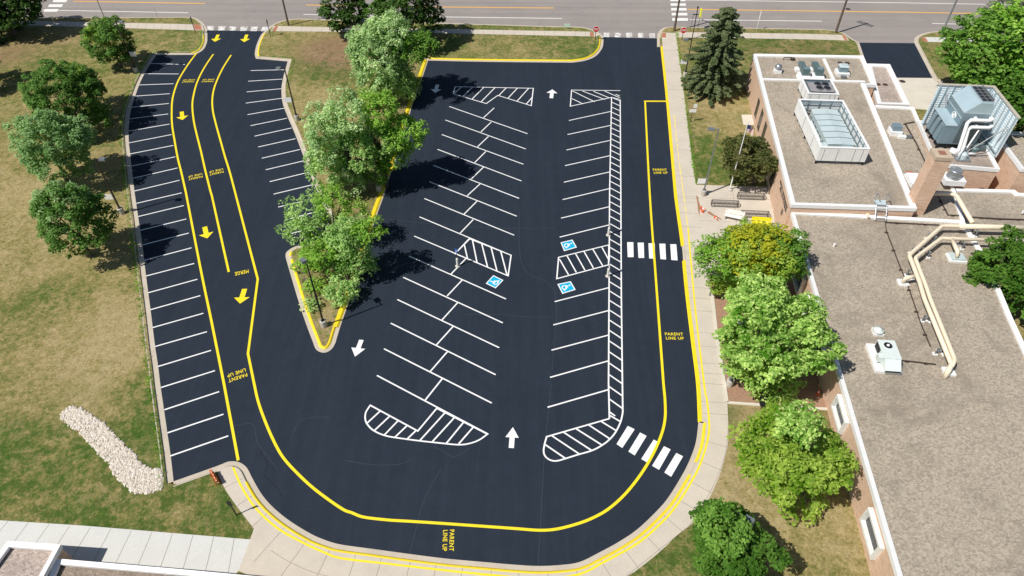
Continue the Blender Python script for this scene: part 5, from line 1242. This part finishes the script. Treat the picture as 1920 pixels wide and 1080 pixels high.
def xarm(t, h): MB().box(-.55, .3, -.05, .05, h - 1.0, h - .9).build("arm", M['bronze'], t); MB().lathe([(.12, h), (.16, h + .15), (.05, h + .22)], 8).build("cap", M['bronze'], t); MB().tube([(-.45, 0, h - 1), (-.5, 0, h - 3.2)], .025, 6).build("cable", M['bronze'], t)
slim("signal_post", "dark post with short crossarm left of the spruce top", "signal post", (1297.5, 73), 4.6, M['bronze'], .07, xarm)
def stop(label, base, y, yaw):
    b = P(base, ZG); h = zfit(b, y) ; t = thing("stop_sign", label, "stop sign", b, yaw, "stop signs at the exit")
    MB().box(-.04, .04, -.03, .03, -.1, h + .3).build("post", M['bronze'], t)
    oc = lambda r: [(r * math.cos(R(22.5 + 45 * i)), r * math.sin(R(22.5 + 45 * i))) for i in range(8)]
    def plate(r, y0, y1, nm, m, par): return MB().hexa([(x, y0, h + z) for x, z in oc(r)], [(x, y1, h + z) for x, z in oc(r)]).build(nm, m, par)
    f = plate(.5, -.06, -.034, "sign_face", M['signwhite'], t); plate(.455, -.064, -.0605, "red_field", M['red'], f)
    v, fs = text_mesh("STOP", .62, .3, .03); MB().add([(p[0], -.067, h + p[1]) for p in v], fs).build("lettering", M['signwhite'], f)
    return t
stop("red stop sign on the left kerb of the exit", (1116, 74.5), 56, R(-4)); stop("red stop sign on the right of the exit by the wooden pole", (1278.5, 75), 58, R(-4))
def pk(label, base, yaw, blue=True):
    b = P(base, 0.0); t = thing("accessible_sign", label, "parking sign", b, yaw, "accessible parking signs")
    MB().lathe([(.24, 0), (.24, .04), (.13, .06)], 14).build("base_plate", M['footing'], t); MB().lathe([(.12, .05), (.12, .95), (.1, 1.02), (.04, 1.03)], 14).build("bollard", M['footing'] if False else M['benchwhite'], t)
    MB().box(-.025, .025, -.025, .025, 1.0, 2.3).build("post", M['bronze'], t)
    f = MB().box(-.16, .16, -.045, -.028, 1.78, 2.28).build("sign_face", M['signblue'], t)
    MB().tube([(.0 + .07 * math.cos(R(a)), -.05, 1.98 + .07 * math.sin(R(a))) for a in range(90, 400, 30)], .012, 5).tube([(0, -.05, 2.16), (0, -.05, 2.05), (.08, -.05, 2.03)], .014, 5).build("wheelchair_figure", M['signwhite'], f)
pk("blue parking sign on a pale bollard in the double stall row", (858, 499), R(-25)); pk("blue parking sign on a pale bollard right of the upper blue symbol", (1140.5, 441), R(80)); pk("blue parking sign on a pale bollard right of the lower blue symbol", (1139.5, 518), R(80))
# information boards on the lawn
def boards(t, h):
    MB().box(-.42, .42, -.06, -.035, h - .5, h - .08).build("lower_board", M['signwhite'], t); MB().box(-.02, .42, -.06, -.035, h + .12, h + .62).build("upper_board", M['signwhite'], t); MB().box(.1, .14, -.03, .03, h - .1, h + .6).build("stub", M['steel'], t)
slim("notice_sign", "two small white boards on one post on the lawn by the pavement", "sign", (1294.5, 229), 1.9, M['bronze'], .04, boards)
def yard(t, h): MB().box(-.35, .5, -.02, .0, .25, .8).build("board", M['signgreen'], t)
slim("yard_sign", "small pale green and white yard sign on the verge", "sign", (1062, 54), .6, M['steel'], .02, yard)
t = slim("sign_post", "leaning dark sign post at the lower left pavement edge", "sign post", (443.5, 966), 2.0, M['bronze'], .045)
MB().box(-.16, .16, -.05, -.03, 1.45, 2.05).build("sign_face", M['bronze'], t)
# manhole covers
for px, lb in (((1332, 24.5), "round iron cover in the road behind the spruce"), ((1590, 17), "round iron cover in the road above the service driveway"), ((1377, 24.5), "round iron cover between the road lines right of the spruce"), ((1692, 152.5), "round iron cover in the pale driveway apron")):
    if px[0] == 1332: continue
    o = MB().lathe([(.4, 0), (.4, .012), (.36, .018)], 20).build("manhole_cover", M['iron']); o.location = P(px, .006); tag(o, lb, "manhole cover", "iron covers in the roadway")
# flagpole
b = P((1368, 356), ZWK); h = zfit(b, 233)
t = thing("flagpole", "white flagpole with a limp navy flag on the forecourt", "flagpole", b)
MB().lathe([(.3, 0), (.3, .1), (.12, .2), (.1, .3)], 16).build("base_collar", M['footing'], t); MB().tube([(0, 0, .2), (0, 0, h)], [.07, .035], 10).build("pole", M['signwhite'], t); MB().lathe([(.02, h), (.08, h + .07), (.02, h + .15)], 10).build("finial", M['steel'], t)
def fcloth(i0, i1, j0, j1, nm, mat, par, off=0):
    n, m_ = 14, 12; mb = MB(); vs = []
    for j in range(m_ + 1):
        for i in range(n + 1):
            x = i / n; y = j / m_
            vs.append((.05 + x * .75 + off * .0, .12 * math.sin(x * 9 + y * 2) * x + off, h - .15 - y * .8 - x * x * .55 - .05 * math.sin(7 * x)))
    fs = [(j * (n + 1) + i, (j + 1) * (n + 1) + i, (j + 1) * (n + 1) + i + 1, j * (n + 1) + i + 1) for j in range(j0, j1) for i in range(i0, i1)]
    o = mb.add(vs, fs).build(nm, mat, par); sm = o.modifiers.new("s", 'SOLIDIFY'); sm.thickness = .012; return o
fl = fcloth(0, 7, 0, 7, "flag_canton", M['flagblue'], t)
for j in range(12): 
    if j < 7: fcloth(7, 14, j, j + 1, "flag_stripe", M['flagred'] if j % 2 == 0 else M['signwhite'], t)
    else: fcloth(0, 14, j, j + 1, "flag_stripe", M['flagred'] if j % 2 == 0 else M['signwhite'], t)
# bike racks
def rack():
    t = thing("bike_rack", "grey tube bike rack on the forecourt nearest the flagpole", "bike rack", (0, 0, 0), R(-4), "bike racks on the forecourt")
    L = 2.75
    for y, z in ((0, .06), (0, .62), (.55, .06), (.42, .62)): MB().tube([(0, y, z), (L, y, z)], .035, 6).build("rail", M['rack'], t)
    for x in (0, L): MB().tube([(x, 0, .06), (x, 0, .62), (x, .42, .62), (x, .55, .06), (x, 0, .06)], .04, 6).build("end_frame", M['rack'], t)
    for i in range(1, 20): x = L * i / 20; MB().tube([(x, 0, .06), (x, 0, .62), (x, .42, .62), (x, .55, .06)], .014, 5).build("hoop", M['rack'], t)
    return t
r = rack(); r.location = P(q5(620, 682)[0], ZWK)
for px, lb in ((q5(325, 765)[0], "grey tube bike rack on the forecourt nearest the pavement"), (q5(660, 885)[0], "grey tube bike rack on the forecourt beside the yellow bench")):
    c = copy_tree(r); c.location = P(px, ZWK); c['label'] = lb
def slatbench(label, px, rot, mat, L, slats):
    t = thing("bench", label, "bench", P(px, ZWK), rot)
    for i in range(slats): y = .55 * i / slats; MB().box(0, L, y, y + .55 / slats - .025, .42, .47).build("seat_slat", mat, t)
    for i in range(3): MB().hexa([(0, .57 + .03 * i, .5 + .15 * i), (L, .57 + .03 * i, .5 + .15 * i), (L, .6 + .03 * i, .5 + .15 * i), (0, .6 + .03 * i, .5 + .15 * i)], [(0, .6 + .03 * i, .63 + .15 * i), (L, .6 + .03 * i, .63 + .15 * i), (L, .63 + .03 * i, .63 + .15 * i), (0, .63 + .03 * i, .63 + .15 * i)]).build("back_slat", mat, t)
    for x in (.12, L - .2):
        MB().box(x, x + .08, .04, .1, 0, .418).build("leg", M['rack'], t); MB().box(x, x + .08, .48, .54, 0, .418).build("leg", M['rack'], t); MB().box(x, x + .08, .635, .67, .38, .9).build("back_post", M['rack'], t)
slatbench("cream slatted bench on the forecourt between the bike racks", q5(460, 905)[0], R(-20), M['benchwhite'], 1.95, 4)
slatbench("bright yellow bench half hidden by the yellow green tree", q5(768, 1000)[0], R(-7), M['benchyellow'], 2.0, 4)
t = slatbench("black bench between the two round trees by the mulch edge", (1423, 768), R(-3), M['black'], 1.3, 4)
t = place("litter_bin", "blue bin by the brick wall behind the yellow green tree", "bin", (1456, 436), ZWK); MB().lathe([(.26, 0), (.32, .8), (.34, .85), (.3, .95), (.1, 1.0)], 14).build("barrel", simple("blue_bin", (.05, .2, .42), .4), t); MB().box(-.15, .15, -.335, -.3, .6, .75).build("slot", M['dark'], t)
def cone(label, px, z, tilt, yaw=0, s=1):
    t = thing("traffic_cone", label, "traffic cone", P(px, z) + Vector((0, 0, .0 if abs(tilt) < .1 else .17)), yaw, "traffic cones"); t.rotation_euler = (tilt, 0, yaw)
    t.scale = (.8, .8, .8); MB().box(-.19, .19, -.19, .19, 0, .035).build("base", M['orange'], t); MB().lathe([(.14, .035), (.03, .7), (.02, .72)], 14).build("cone_body", M['orange'], t); MB().lathe([(.107, .27), (.083, .43)], 14).build("white_band", M['signwhite'], t)
cone("orange and white cone lying on the pavement near the lamp post", q5(205, 790)[0], ZWK, R(80), R(40)); cone("second striped cone lying close to the first by the lamp post", q5(215, 832)[0], ZWK, R(82), R(130)); cone("single fallen cone beside the brown soil streak on the forecourt", q5(365, 895)[0], ZWK, R(80), R(10)); cone("small orange cone standing in the mulch against the brick wall", (1533, 738), ZG, 0)
def stain(label, px): 
    o = MB().flat(W(px, ZWK + .006), ZWK + .011).build("soil_streak", M['dirt']); tag(o, label, None, None, 'structure')
stain("thin streak of brown soil on the forecourt", q5(270, 830, 300, 815, 360, 860, 440, 905, 430, 912, 350, 875, 300, 850)); stain("spilled brown soil at the pavement joint", q5(150, 640, 172, 650, 180, 700, 200, 760, 185, 865, 172, 800, 165, 720))
# orange barricade
a, c = P((398.5, 889), ZG), P((411, 911), ZG); d = c - a
t = thing("barricade", "orange and white folding barricade at the grass edge lower left", "barricade", a, math.atan2(d.y, d.x)); L = d.length * .95
for y, z in ((.0, .42), (.05, .14)):
    bd = MB().box(0, L, -.03 + y, .03 + y, z, z + .26).build("board", M['orange'], t)
    for i in range(4): x = L * (i + .35) / 4; MB().hexa([(x, -.034 + y, z + .01), (x + .13, -.034 + y, z + .01), (x + .13, .034 + y, z + .01), (x, .034 + y, z + .01)], [(x + .12, -.034 + y, z + .262), (x + .25, -.034 + y, z + .262), (x + .25, .034 + y, z + .262), (x + .12, .034 + y, z + .262)]).build("stripe", M['orangepale'], bd)
for x in (.12, L / 2, L - .12):
    for y0 in (-.16, .16): MB().hexa([(x - .03, y0 - .03, 0), (x + .03, y0 - .03, 0), (x + .03, y0 + .03, 0), (x - .03, y0 + .03, 0)], [(x - .03, .045 * (1 if y0 > 0 else -1) - .014, .72), (x + .03, .045 * (1 if y0 > 0 else -1) - .014, .72), (x + .03, .045 * (1 if y0 > 0 else -1) + .014, .72), (x - .03, .045 * (1 if y0 > 0 else -1) + .014, .72)]).build("leg", M['orange'], t)
# ================================================================ TREES
def leaves(clusters, n, size, flat=.75, up=.55, seed=1, elong=1.7):
    """leaf faces spread over the clusters (x, y, z, r); returns vertex and face arrays"""
    g = np.random.default_rng(seed); c = np.array(clusters)
    wgt = c[:, 3] ** 2; k = g.choice(len(c), n, p=wgt / wgt.sum())
    d = g.normal(size=(n, 3)); d /= np.linalg.norm(d, axis=1)[:, None]
    rad = g.uniform(.45, 1.0, n) ** .6
    d[:, 2] = np.where(d[:, 2] < -.35, -d[:, 2] * .6, d[:, 2])
    pos = c[k, :3] + d * (rad * c[k, 3])[:, None] * np.array([1, 1, flat])
    nrm = d * .7 + g.normal(size=(n, 3)) * .55 + np.array([0, 0, up]); nrm /= np.linalg.norm(nrm, axis=1)[:, None]
    t = np.cross(nrm, g.normal(size=(n, 3))); t /= np.linalg.norm(t, axis=1)[:, None]; b = np.cross(nrm, t)
    s = size * g.uniform(.65, 1.3, n)[:, None]
    v = np.stack([pos - t * s * elong / 2, pos + b * s / 2 + nrm * s * .12, pos + t * s * elong / 2, pos - b * s / 2 + nrm * s * .12], 1).reshape(-1, 3)
    f = np.arange(4 * n).reshape(-1, 4)
    return v, f
def mesh_np(name, v, f, mat, parent):
    me = bpy.data.meshes.new(name); me.vertices.add(len(v)); me.vertices.foreach_set("co", v.astype(np.float32).ravel())
    me.loops.add(f.size); me.loops.foreach_set("vertex_index", f.astype(np.int32).ravel())
    me.polygons.add(len(f)); me.polygons.foreach_set("loop_start", np.arange(0, f.size, f.shape[1], dtype=np.int32)); me.polygons.foreach_set("loop_total", np.full(len(f), f.shape[1], np.int32))
    me.materials.append(mat); me.update(calc_edges=True); o = bpy.data.objects.new(name, me); COL.objects.link(o); o.parent = parent
    return o
def crown_clusters(c, rx, ry, rz, n, cr_, g, hole=.12, lump=.25):
    out = []
    ph = g.uniform(0, 6.28, 6)
    while len(out) < n:
        d = g.normal(size=3); d /= np.linalg.norm(d)
        if d[2] < -.75: continue
        az = math.atan2(d[1], d[0])
        l = 1 + lump * (.5 * math.sin(3 * az + ph[0]) * (1 - abs(d[2])) + .35 * math.sin(5 * az + ph[1] + 2 * d[2]) + .4 * math.sin(4 * d[2] + ph[2]))
        q = g.uniform(.5, 1.0) ** .5 * l
        r = cr_ * g.uniform(.6, 1.25)
        out.append((c[0] + d[0] * rx * q * .86, c[1] + d[1] * ry * q * .86, c[2] + d[2] * rz * q * .86, r))
    return out
LF = dict(
    deep=mat_leaf("leaf_deep_green", (.03, .1, .01), (.075, .18, .018), (.15, .29, .05), .3),
    mid=mat_leaf("leaf_mid_green", (0.052, 0.155, 0.016), (0.127, 0.287, 0.032), (0.276, 0.460, 0.098), .32),
    grey=mat_leaf("leaf_grey_green", (0.094, 0.237, 0.041), (0.231, 0.450, 0.094), (0.575, 0.750, 0.312), .36, .33),
    silver=mat_leaf("leaf_silver", (0.106, 0.237, 0.062), (0.300, 0.488, 0.175), (0.700, 0.850, 0.488), .34, .42),
    bright=mat_leaf("leaf_bright_green", (0.086, 0.241, 0.016), (0.230, 0.460, 0.040), (0.460, 0.667, 0.149), .38, .3),
    linden=mat_leaf("leaf_linden", (0.058, 0.195, 0.010), (0.195, 0.455, 0.031), (0.715, 0.880, 0.312), .36, .3),
    maple=mat_leaf("leaf_maple", (0.078, 0.202, 0.009), (0.224, 0.414, 0.020), (0.538, 0.650, 0.146), .4, .25),
    yellow=mat_leaf("leaf_yellow", (.2, .27, .02), (.46, .46, .03), (.68, .64, .06), .4, .3),
    lawn=mat_leaf("leaf_lawn_tree", (.04, .115, .016), (.1, .23, .034), (.22, .38, .1), .32),
    lawngrey=mat_leaf("leaf_lawn_tree_pale", (0.069, 0.178, 0.039), (0.167, 0.345, 0.092), (0.437, 0.609, 0.299), .3, .3),
    olive=mat_leaf("leaf_olive", (.055, .085, .02), (.11, .135, .038), (.19, .175, .07), .3),
    dark=mat_leaf("leaf_dark", (.026, .066, .013), (.052, .115, .022), (.09, .17, .04), .28),
    conifer=mat_leaf("needle_green", (.075, .115, .045), (.15, .2, .085), (.25, .29, .155), .22),
    cedar=mat_leaf("needle_grey", (.06, .075, .05), (.115, .14, .095), None, .15),
)
def tree(name, label, base, blobs, seed, leaf=.2, dens=1.0, trunk=.22, group=None, lean=None, bare=0, flat=.75, cl=.75, up=.55, lump=.25):
    """blobs: (centre px, radius px across, height ratio, leaf material, share of leaves)"""
    g = np.random.default_rng(seed); b = P(base, ZG)
    t = thing(name, label, "tree", b, 0, group); up = max(up, 1.35)
    tips = []
    for i, bl in enumerate(blobs):
        px, rp_, ratio, mat, shr = bl[:5]
        dx = bl[5] if len(bl) > 5 else None
        z = zfit_line(b, px) if dx is None else dx
        c = P(px, z); sc = (c - Vector((0, 0, H))).length / F * math.sqrt(1 + ((px[0] - 960) / F) ** 2) ** 0
        r = rp_ * sc; c = c - b
        rz = r * ratio
        vol = r * r * .9
        n_cl = max(8, int(8.5 * vol * .55 / (cl * cl)))
        cc = crown_clusters(c, r, r, rz, n_cl, cl, g, lump=lump)
        n = int(min(48000, 640 * vol * dens * shr / (leaf / .2) ** 2))
        v, f = leaves(cc, n, leaf, flat, up, seed * 7 + i)
        v[:, 2] = np.maximum(v[:, 2], .08)
        mesh_np("crown", v, f, LF[mat], t)
        tips.append((c, r, rz))
    c0 = sum((q[0] for q in tips), Vector((0, 0, 0))) / len(tips)
    mb = MB(); fork = Vector((c0.x * .35, c0.y * .35, max(.7, c0.z * .5)))
    mb.tube([(0, 0, -.15), (fork.x * .1, fork.y * .1, .25), fork * .55 + Vector((0, 0, .1)), fork], [trunk * 1.35, trunk * 1.05, trunk * .9, trunk * .75], 10)
    mb.build("trunk", M['bark'], t)
    for c, r, rz in tips:
        for k in range(7 if len(tips) == 1 else 5):
            d = g.normal(size=3); d[2] = abs(d[2]) * .8; d /= np.linalg.norm(d)
            e = c + Vector((d[0] * r * .78, d[1] * r * .78, d[2] * rz * .6)); m_ = fork.lerp(e, .5) + Vector((0, 0, r * .06))
            lb = MB().tube([fork * .93, fork.lerp(m_, .6), m_, e], [trunk * .55, trunk * .38, trunk * .27, trunk * .06], 7)
            s1 = m_ + (e - m_) * .3; s2 = s1 + Vector((g.normal() * r * .25, g.normal() * r * .25, r * .22)); lb.tube([s1, s1.lerp(s2, .5) + Vector((0, 0, .05)), s2], [trunk * .2, trunk * .13, trunk * .03], 5)
            lb.build("limb", M['bark'], t, uv=False)
    for k in range(bare):
        a = g.uniform(2.2, 3.9); e = c0 + Vector((math.cos(a) * tips[0][1] * 1.05, math.sin(a) * tips[0][1] * .9, -tips[0][2] * .6))
        MB().tube([fork, fork.lerp(e, .6) + Vector((0, 0, .2)), e], [.06, .035, .012], 5).tube([fork.lerp(e, .6) + Vector((0, 0, .2)), e + Vector((.3, -.5, .2))], [.025, .008], 5).build("bare_branch", M['bark'], t, uv=False)
    return t
def zfit_line(b, px):
    """height of the crown middle above the foot b"""
    return max(1.2, zfit(b, px[1]))
GL = "trees on the left lawn"; GM = "trees on the lawn between the entrances"; GE = "trees beside the school"
tree("lawn_tree", "small bright green tree beside the lamp post at the top left", (228, 126), [((207, 80), 40, 1.15, 'lawn', 1), ((195, 65), 26, .9, 'maple', .5)], 1, .16, 1.05, .14, GL, None, 0, .85, .5)
tree("lawn_tree", "dark yellow tipped tree tucked behind the green one on the left lawn", (183, 205), [((160, 160), 31, 1.05, 'dark', .8), ((138, 140), 20, 1.0, 'maple', .9)], 2, .16, .8, .14, GL, None, 0, .8, .5)
tree("lawn_tree", "round dark green tree, uppermost of the three big ones on the left lawn", (150, 246), [((125, 193), 62, 1.05, 'lawn', 1.1)], 3, .15, 1.05, .18, GL, None, 0, .95, .5)
tree("lawn_tree", "silvery green tree in the middle of the left lawn group", (128, 345), [((103, 280), 62, 1.1, 'lawngrey', 1), ((85, 265), 45, .9, 'silver', .35)], 4, .15, 1.0, .18, GL, None, 0, 1.1, .5)
tree("lawn_tree", "green tree with spreading shadow, lowest on the left lawn", (171, 481), [((137, 410), 62, 1.1, 'lawn', .8), ((116, 392), 48, .9, 'lawngrey', .5)], 5, .15, 1.0, .16, GL, None, 0, .95, .5)
tree("shade_tree", "huge dark tree at the top left corner", (28, 66), [((12, 4), 52, .9, 'dark', .9), ((45, 20), 26, 1.0, 'dark', .9), ((-40, 30), 55, .9, 'dark', .8)], 6, .26, .9, .35)
tree("lawn_tree", "tree at the left edge of the frame whose shadow falls on the lawn", (-34, 165), [((-60, 118), 45, 1.0, 'lawn', 1)], 7, .22, .8, .16, GL)
tree("shade_tree", "dark round tree left of the two by the road", (664, 62), [((646, 16), 44, .95, 'dark', 1.1)], 8, .28, 1.0, .3, GM)
tree("shade_tree", "largest dark tree behind the silvery one by the road", (772, 84), [((765, 18), 70, .85, 'dark', .8), ((735, 15), 45, .8, 'deep', .35)], 9, .26, 1.0, .36, GM)
tree("poplar", "tall silvery poplar in front of the dark road trees", (752, 184), [((712, 118), 64, .95, 'silver', .85), ((728, 60), 40, 1.0, 'silver', .8), ((775, 92), 42, .9, 'mid', .8), ((742, 155), 48, .7, 'grey', .6), ((685, 85), 34, .9, 'silver', .7)], 10, .16, 1.0, .24, GM, None, 0, 1.4, .48, .55, .4)
tree("poplar", "pale wind blown poplar at the middle of the lawn tongue", (668, 362), [((612, 252), 50, 1.05, 'silver', .6), ((648, 215), 46, 1.0, 'silver', .5), ((615, 305), 46, .9, 'grey', .6), ((672, 280), 42, 1.1, 'grey', .6), ((650, 330), 40, .9, 'silver', .5)], 11, .16, 1.0, .22, GM, None, 0, 1.5, .46, .55, .4)
tree("poplar", "fresh green poplar leaning over the yellow kerb above its shadow", (724, 348), [((757, 252), 43, .95, 'bright', .8), ((708, 208), 42, .9, 'bright', .6), ((712, 262), 40, .9, 'grey', .6), ((700, 318), 38, .85, 'mid', .7), ((740, 290), 34, .8, 'bright', .6)], 12, .16, 1.0, .2, GM, None, 0, 1.3, .46, .55, .35)
tree("poplar", "thin airy tree reaching over the short stalls with lines showing through", (640, 462), [((575, 402), 47, .75, 'grey', .36), ((622, 375), 36, .7, 'bright', .5), ((662, 402), 38, .7, 'bright', .3), ((560, 432), 34, .6, 'grey', .4), ((605, 430), 38, .6, 'grey', .4)], 13, .15, .62, .15, GM, None, 4, 1.0, .42, .55, .4)
tree("poplar", "open branched green tree nearest the tip of the lawn tongue", (628, 518), [((655, 448), 46, .8, 'grey', .55), ((692, 432), 30, .9, 'bright', .6), ((602, 478), 44, .7, 'bright', .5), ((668, 490), 42, .8, 'grey', .55), ((640, 548), 32, .6, 'grey', .6), ((635, 490), 36, .7, 'mid', .5)], 14, .15, .85, .17, GM, None, 0, 1.1, .44, .55, .4)
tree("shrub", "low leafy suckers along the yellow kerb of the lawn tongue", (568, 528), [((572, 490), 22, .5, 'bright', .6, .7), ((590, 535), 17, .5, 'bright', .5, .6), ((585, 570), 12, .5, 'grey', .4, .5)], 15, .17, 1.0, .05)
tree("round_tree", "olive green crab apple against the north wing wall", (1412, 346), [((1405, 298), 50, .8, 'olive', 1.0)], 16, .2, 1.1, .14, GE)
tree("locust_tree", "feathery tree turning yellow beside the forecourt", (1408, 552), [((1405, 468), 60, .72, 'yellow', .5), ((1415, 475), 74, .72, 'maple', .5), ((1460, 488), 58, .72, 'mid', .5), ((1352, 490), 54, .75, 'mid', .45), ((1350, 470), 46, .7, 'bright', .3), ((1405, 515), 66, .6, 'maple', .4), ((1340, 535), 20, .7, 'maple', .6), ((1480, 460), 36, .8, 'mid', .6), ((1440, 458), 50, .7, 'yellow', .4)], 17, .15, .85, .2, GE, None, 0, .8, .45)
tree("linden", "largest round bright green tree beside the mulch bed", (1442, 722), [((1452, 625), 104, .78, 'linden', 1.0), ((1500, 600), 60, .8, 'linden', .4), ((1420, 680), 62, .7, 'linden', .4), ((1425, 560), 62, .75, 'linden', .45), ((1445, 712), 56, .6, 'linden', .4)], 18, .17, 1.0, .26, GE, None, 0, .8, .5, .6)
tree("maple", "yellow green maple with ragged outline below the big round tree", (1475, 925), [((1480, 850), 96, .52, 'maple', .9), ((1440, 830), 60, .5, 'maple', .3), ((1545, 870), 56, .55, 'maple', .4), ((1500, 790), 48, .6, 'linden', .4), ((1500, 935), 42, .5, 'maple', .4)], 19, .165, .9, .2, GE, None, 0, .8, .47, .6)
tree("round_tree", "small dense dark green tree at the bottom edge", (1362, 1072), [((1375, 1022), 78, .62, 'deep', 1.0), ((1360, 990), 50, .6, 'mid', .5)], 20, .15, 1.0, .14, GE, None, 0, .72, .5)
tree("shade_tree", "dark green tree cut by the right edge beside the gravel roof", (1925, 570), [((1905, 512), 72, .9, 'deep', 1.0)], 21, .2, 1.0, .22)
tree("shade_tree", "massive sunlit green tree at the upper right edge", (1925, 200), [((1872, 105), 88, .85, 'mid', .8), ((1920, 70), 72, .9, 'bright', .6), ((1930, 150), 76, .9, 'deep', .8), ((1850, 130), 55, .8, 'mid', .6), ((1905, 170), 60, .8, 'dark', .6)], 22, .3, .95, .4)
tree("shade_tree", "dark tree behind the ribbed screen of the cooling tower", (1985, 322), [((1955, 248), 42, .9, 'dark', .9), ((1935, 318), 34, .8, 'dark', .9, 1.6), ((1930, 190), 40, .9, 'deep', .8)], 23, .26, 1.0, .3)
tree("cedar", "wispy grey green conifer by the road at the top right", (1880, 52), [((1888, 16), 30, 1.0, 'cedar', .55), ((1868, 38), 22, .6, 'cedar', .5)], 24, .28, 1.0, .2)
def spruce(label, base, top_y, r_px, seed):
    g = np.random.default_rng(seed); b = P(base, ZG); h = zfit(b, top_y); t = thing("spruce", label, "tree", b)
    r0 = r_px * (P(base) - Vector((0, 0, H))).length / F
    MB().tube([(0, 0, -.1), (0, 0, h * .5), (0, 0, h * .97)], [.28, .17, .03], 10).build("trunk", M['bark'], t)
    V_, F_ = [], []; lev = 17
    br = MB()
    for i in range(lev):
        f = i / (lev - 1); z = h * (.1 + .86 * f); rr = r0 * min(1, (1 - f) ** .42 * (.72 + .28 * math.sin(f * 9 + 1) ** 2)) * g.uniform(.65, 1.2) + .45 + .35 * f
        nb = max(5, int(13 * (1 - f) + 4))
        for k in range(nb):
            a = 6.283 * (k + g.uniform(-.3, .3)) / nb + i * .7; L = rr * g.uniform(.72, 1.15); dr = -.12 * L
            e = np.array([math.cos(a) * L, math.sin(a) * L, z + dr])
            br.tube([(0, 0, z), (e[0] * .6, e[1] * .6, z + dr * .35), tuple(e)], [.05, .03, .01], 4)
            m = max(3, int(L / .3)); cc = [(e[0] * .3, e[1] * .3, z, .3)]
            for q in range(m):
                if g.uniform() < .08: continue
                s = (q + 1) / m; w = .42 * (1.15 - .55 * s) * min(1, .5 + L / 3)
                cc.append((e[0] * s, e[1] * s, z + dr * s * s - .05, w))
            v, f_ = leaves(cc, int(70 * max(1, len(cc))), .15, .6, .45, int(g.integers(1e6)), 2.4); F_.append(f_ + sum(len(x) for x in V_)); V_.append(v)
    br.build("branches", M['bark'], t, uv=False)
    mesh_np("crown", np.concatenate(V_), np.concatenate(F_), LF['conifer'], t)
spruce("tall dark spruce standing between the pavement and the school", (1332, 172), 13, 45, 5)
# loose tufts of long grass and weeds along the kerbs (countless)
tv, tf = [], []
g = np.random.default_rng(3); pts_ = []
for path, off_, n in ((k1_west, .78, 700), (k2, .85, 500), (east_out, -.1, 300)):
    c = np.array(offset(path, off_)); sl_ = np.linalg.norm(np.diff(c, axis=0), axis=1); cs = np.concatenate([[0], np.cumsum(sl_)])
    s = g.uniform(0, cs[-1], n); i = np.clip(np.searchsorted(cs, s) - 1, 0, len(sl_) - 1); q = c[i] + (c[i + 1] - c[i]) * ((s - cs[i]) / sl_[i])[:, None]
    pts_.append(q + g.normal(size=(n, 2)) * .12)
pts_ = np.concatenate(pts_)
cl_ = [(x, y, ZG + .03, .16) for x, y in pts_]
v, f = leaves(cl_, len(cl_) * 9, .05, .6, .1, 77, 2.4); o = mesh_np("kerb_grass", v, f, LF['bright'], None); tag(o, "ragged long grass along the back of the kerbs", kind='stuff')
# ================================================================ LIGHT
wd = bpy.data.worlds.new("World"); S.world = wd; wd.use_nodes = True
nt = wd.node_tree; sk = nt.nodes.new("ShaderNodeTexSky"); sk.sky_type = 'NISHITA'; sk.sun_disc = False
EL, AZ = R(54.0), R(240.0)
sk.sun_elevation = EL; sk.sun_rotation = AZ; sk.air_density = 1.0; sk.dust_density = 0.6
nt.links.new(sk.outputs[0], nt.nodes["Background"].inputs[0]); nt.nodes["Background"].inputs[1].default_value = 0.066
sun = bpy.data.lights.new("sun", 'SUN'); sun.energy = 4.85; sun.angle = R(0.53); sun.color = (1, .955, .88)
so = bpy.data.objects.new("sun", sun); COL.objects.link(so)
dv = Vector((math.sin(AZ) * math.cos(EL), math.cos(AZ) * math.cos(EL), math.sin(EL)))
so.rotation_euler = dv.to_track_quat('Z', 'Y').to_euler(); so.location = (-60, -40, 90)
S.view_settings.view_transform = 'Standard'; S.view_settings.look = 'None'; S.view_settings.gamma = 1; S.view_settings.exposure = 0.0
